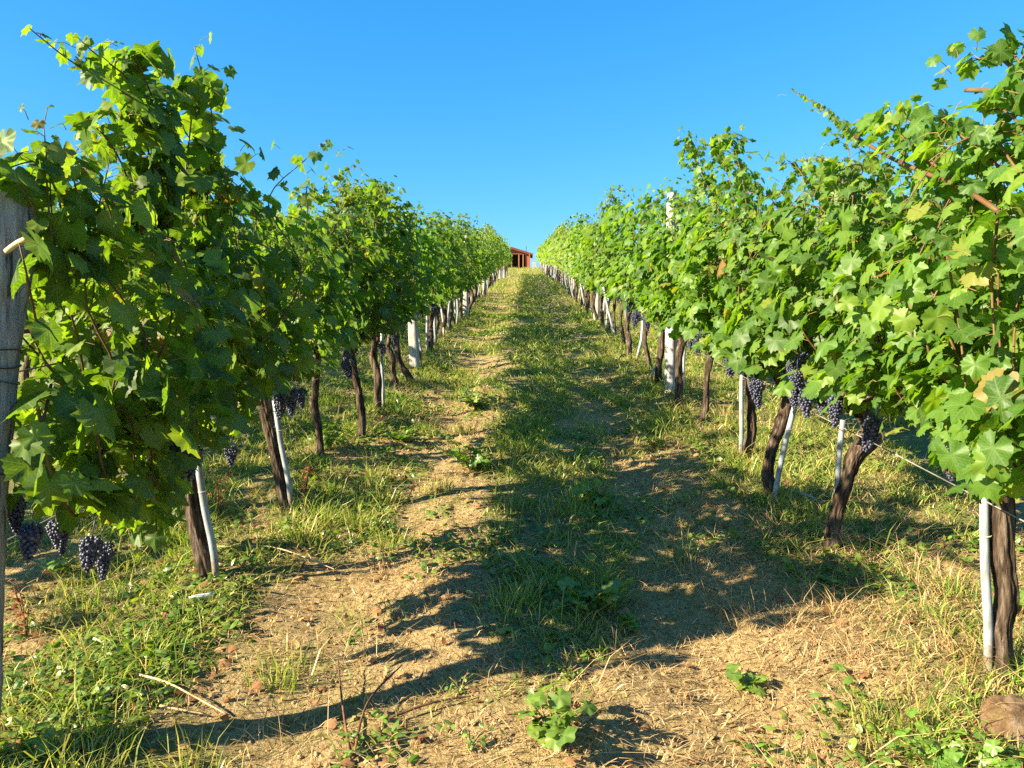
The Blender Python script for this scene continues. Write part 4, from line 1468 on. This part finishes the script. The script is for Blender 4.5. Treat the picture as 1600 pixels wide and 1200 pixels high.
pc = MB()
q = at_ground(315, 938)
P = np.array([[-.045, -.018, .012], [-.02, -.006, .016], [.02, .008, .018], [.045, .02, .02]])
pc.add(*tube(P, .011, 12))
tag(link("plastic_tube", pc.mesh("plastic_tube", M['plastic']), None, q), "short white plastic tube lying below the slanting stake of the first vine", "plastic tube")

# brown stone at the right edge
c = at_ground(1592, 1165)
Vt, Ft = ICO2
bms = bmesh.new()
bmesh.ops.create_icosphere(bms, subdivisions=5, radius=1.0)
SV = np.array([v.co[:] for v in bms.verts])
SF = np.array([[v.index for v in f.verts] for f in bms.faces])
bms.free()
dsp = 1 + .30 * fbm(SV[:, 0] * 1.5, SV[:, 1] * 1.5, SV[:, 2] * 1.5, 5, 4) + .10 * fbm(SV[:, 0] * 6, SV[:, 1] * 6, SV[:, 2] * 6, 8, 3)
SV = SV * dsp[:, None] * np.array([.095, .085, .082])
tag(link("stone", MB().add(SV, SF).mesh("stone", M['stone']), None, (c.x + .03, c.y + .05, c.z + .035)), "rough brown stone half hidden in grass by the nearest right row trunk", "stone")
# a few smaller stones
for (px, py, s_) in ((712, 975, .022), (905, 760, .018), (1340, 985, .02)):
    p = at_ground(px, py)
    o = link("pebble", bpy.data.meshes["stone"], None, (p.x, p.y, p.z + s_ * .2))
    o.scale = (s_ * 9, s_ * 9, s_ * 8)
    tag(o, {712: "pale pebble in the shade left of the aisle centre", 905: "pebble at the edge of the right wheel track", 1340: "pebble in the straw left of the white stake"}[px], "pebble")

# dry leaves blown about
n = 3600
x = rng.uniform(-2.3, 2.3, n)
y = 1.6 + 9 * rng.random(n) ** 1.5
k = rng.random(n) < .35 + .65 * (np.exp(-((x + 1.5) / .45) ** 2) + np.exp(-((x - 1.55) / .5) ** 2) + np.exp(-(((x - .25) / .35) ** 2 + ((y - 2.15) / .25) ** 2)))
x, y = x[k], y[k]
n = len(x)
mb = MB()
P = np.stack([x, y, ground_z(x, y) + rng.uniform(.006, .022, n)], -1)
put_leaves(mb, LEAF[1], P, rng.normal(0, .55, (n, 3)) + np.array([0, 0, 1.0]), rng.normal(0, 1, (n, 3)), rng.uniform(.010, .034, n), rng)
tag(link("leaf_litter", mb.mesh("leaf_litter", M['dry_leaf'])), "curled brown dead leaves lying on the soil", "leaf litter", kind="stuff")

# low broad leaved ground cover between the grass
n = 130000
x = rng.uniform(-2.6, 2.6, n)
y = 1.6 + 18 * rng.random(n) ** 1.9
p = np.clip(.5 * grass_density(x, y) + 1.3 * fbm(x * 2.1, y * 1.8, seed=88, oct=3) - .14, 0, 1)
k = rng.random(n) < p
x, y = x[k], y[k]
n = len(x)
mb = MB()
P = np.stack([x, y, ground_z(x, y) + rng.uniform(.005, .04, n)], -1)
put_leaves(mb, OVAL, P, rng.normal(0, .4, (n, 3)) + np.array([0, 0, 1.0]), rng.normal(0, 1, (n, 3)), rng.uniform(.014, .042, n) * (1 + y * .04), rng)
tag(link("ground_cover", mb.mesh("ground_cover", M['cover'], smooth=False)), "low broad leaved ground cover mixed into the grass", "ground cover", kind="stuff")

# ------------------------------------------------------------------ the shed at the top of the hill
sy = 97.0
shed = bpy.data.objects.new("shed", None)
COL.objects.link(shed)
shed.location = (-1.75, sy, gz(0, sy) - .25)
tag(shed, "small red brick shed with open porch and red roof at the hilltop", "shed")
HW, EH, AH = 2.45, 1.95, 2.72


def part(name, mat, fn, parent=shed):
    mb_ = MB()
    fn(mb_)
    return link(name, mb_.mesh(name, M[mat], smooth=False), parent)


ang = math.atan2(AH - EH, HW)
ln = math.hypot(AH - EH, HW) + .22
for s_ in (-1, 1):
    Rm = [[math.cos(ang), 0, s_ * math.sin(ang)], [0, 1, 0], [-s_ * math.sin(ang), 0, math.cos(ang)]]
    cx = s_ * (ln / 2) * math.cos(ang)
    cz = AH - (ln / 2) * math.sin(ang)
    part("roof", 'roof_tile', lambda m_: box(m_, (cx, 2.0, cz + .06), (ln, 5.4, .09), Rm))
    part("fascia", 'fascia', lambda m_: box(m_, (cx, -.73, cz - .04), (ln, .05, .26), Rm))
part("wall", 'dark_board', lambda m_: (box(m_, (0, 2.2, EH / 2 - .2), (2 * HW - .3, .12, EH + .4))))
part("wall", 'brick', lambda m_: box(m_, (HW - .22, .55, EH / 2 - .2), (.16, 3.2, EH + .35)))
part("wall", 'brick', lambda m_: box(m_, (HW - .5, -.3, EH / 2 - .2), (.42, .14, EH + .35)))
part("wall", 'brick', lambda m_: box(m_, (-HW + .22, .55, EH / 2 - .2), (.16, 3.2, EH + .35)))
part("wall", 'dark_board', lambda m_: m_.add([(-HW + .2, 2.15, EH + .003), (HW - .2, 2.15, EH + .003), (0, 2.15, AH - .05), (-HW + .2, 2.25, EH + .003), (HW - .2, 2.25, EH + .003), (0, 2.25, AH - .05)],
                                            [(0, 1, 2), (3, 5, 4), (0, 2, 5), (0, 5, 3), (1, 4, 5), (1, 5, 2), (0, 3, 4), (0, 4, 1)]))
part("beam", 'fascia', lambda m_: box(m_, (0, -.45, EH + .02), (2 * HW - .1, .12, .16)))
for xx in (-1.75, -.06, .88, 1.42):
    part("porch_post", 'timber', lambda m_: box(m_, (xx, -.47, EH / 2 - .25), (.15, .15, EH + .38)))
part("gable", 'timber', lambda m_: m_.add([(-HW + .3, -.35, EH + .1), (HW - .3, -.35, EH + .1), (0, -.35, AH - .08), (-HW + .3, -.28, EH + .1), (HW - .3, -.28, EH + .1), (0, -.28, AH - .08)],
                                          [(0, 1, 2), (3, 5, 4), (0, 2, 5), (0, 5, 3), (1, 4, 5), (1, 5, 2), (0, 3, 4), (0, 4, 1)]))
pz = gz(.02, 94)
o = link("pole", MB().add(*tube([(0, 0, -.1), (0, 0, 1.5), (.01, 0, 2.75)], [.04, .038, .034], 8)).mesh("pole", M['dark_board']), None, (.05, 94, pz))
tag(o, "thin upright pole standing in front of the shed", "pole")
pbk = MB()
box(pbk, (0, 0, .45), (.62, .5, .9))
box(pbk, (0, 0, .93), (.68, .56, .06))
box(pbk, (0, -.26, .45), (.5, .02, .7))
o = link("storage_box", pbk.mesh("storage_box", M['pale_block'], smooth=False), None, (1.15, 96.2, gz(1.15, 96.2) - .05))
tag(o, "pale bluish grey box standing right of the shed", "box")
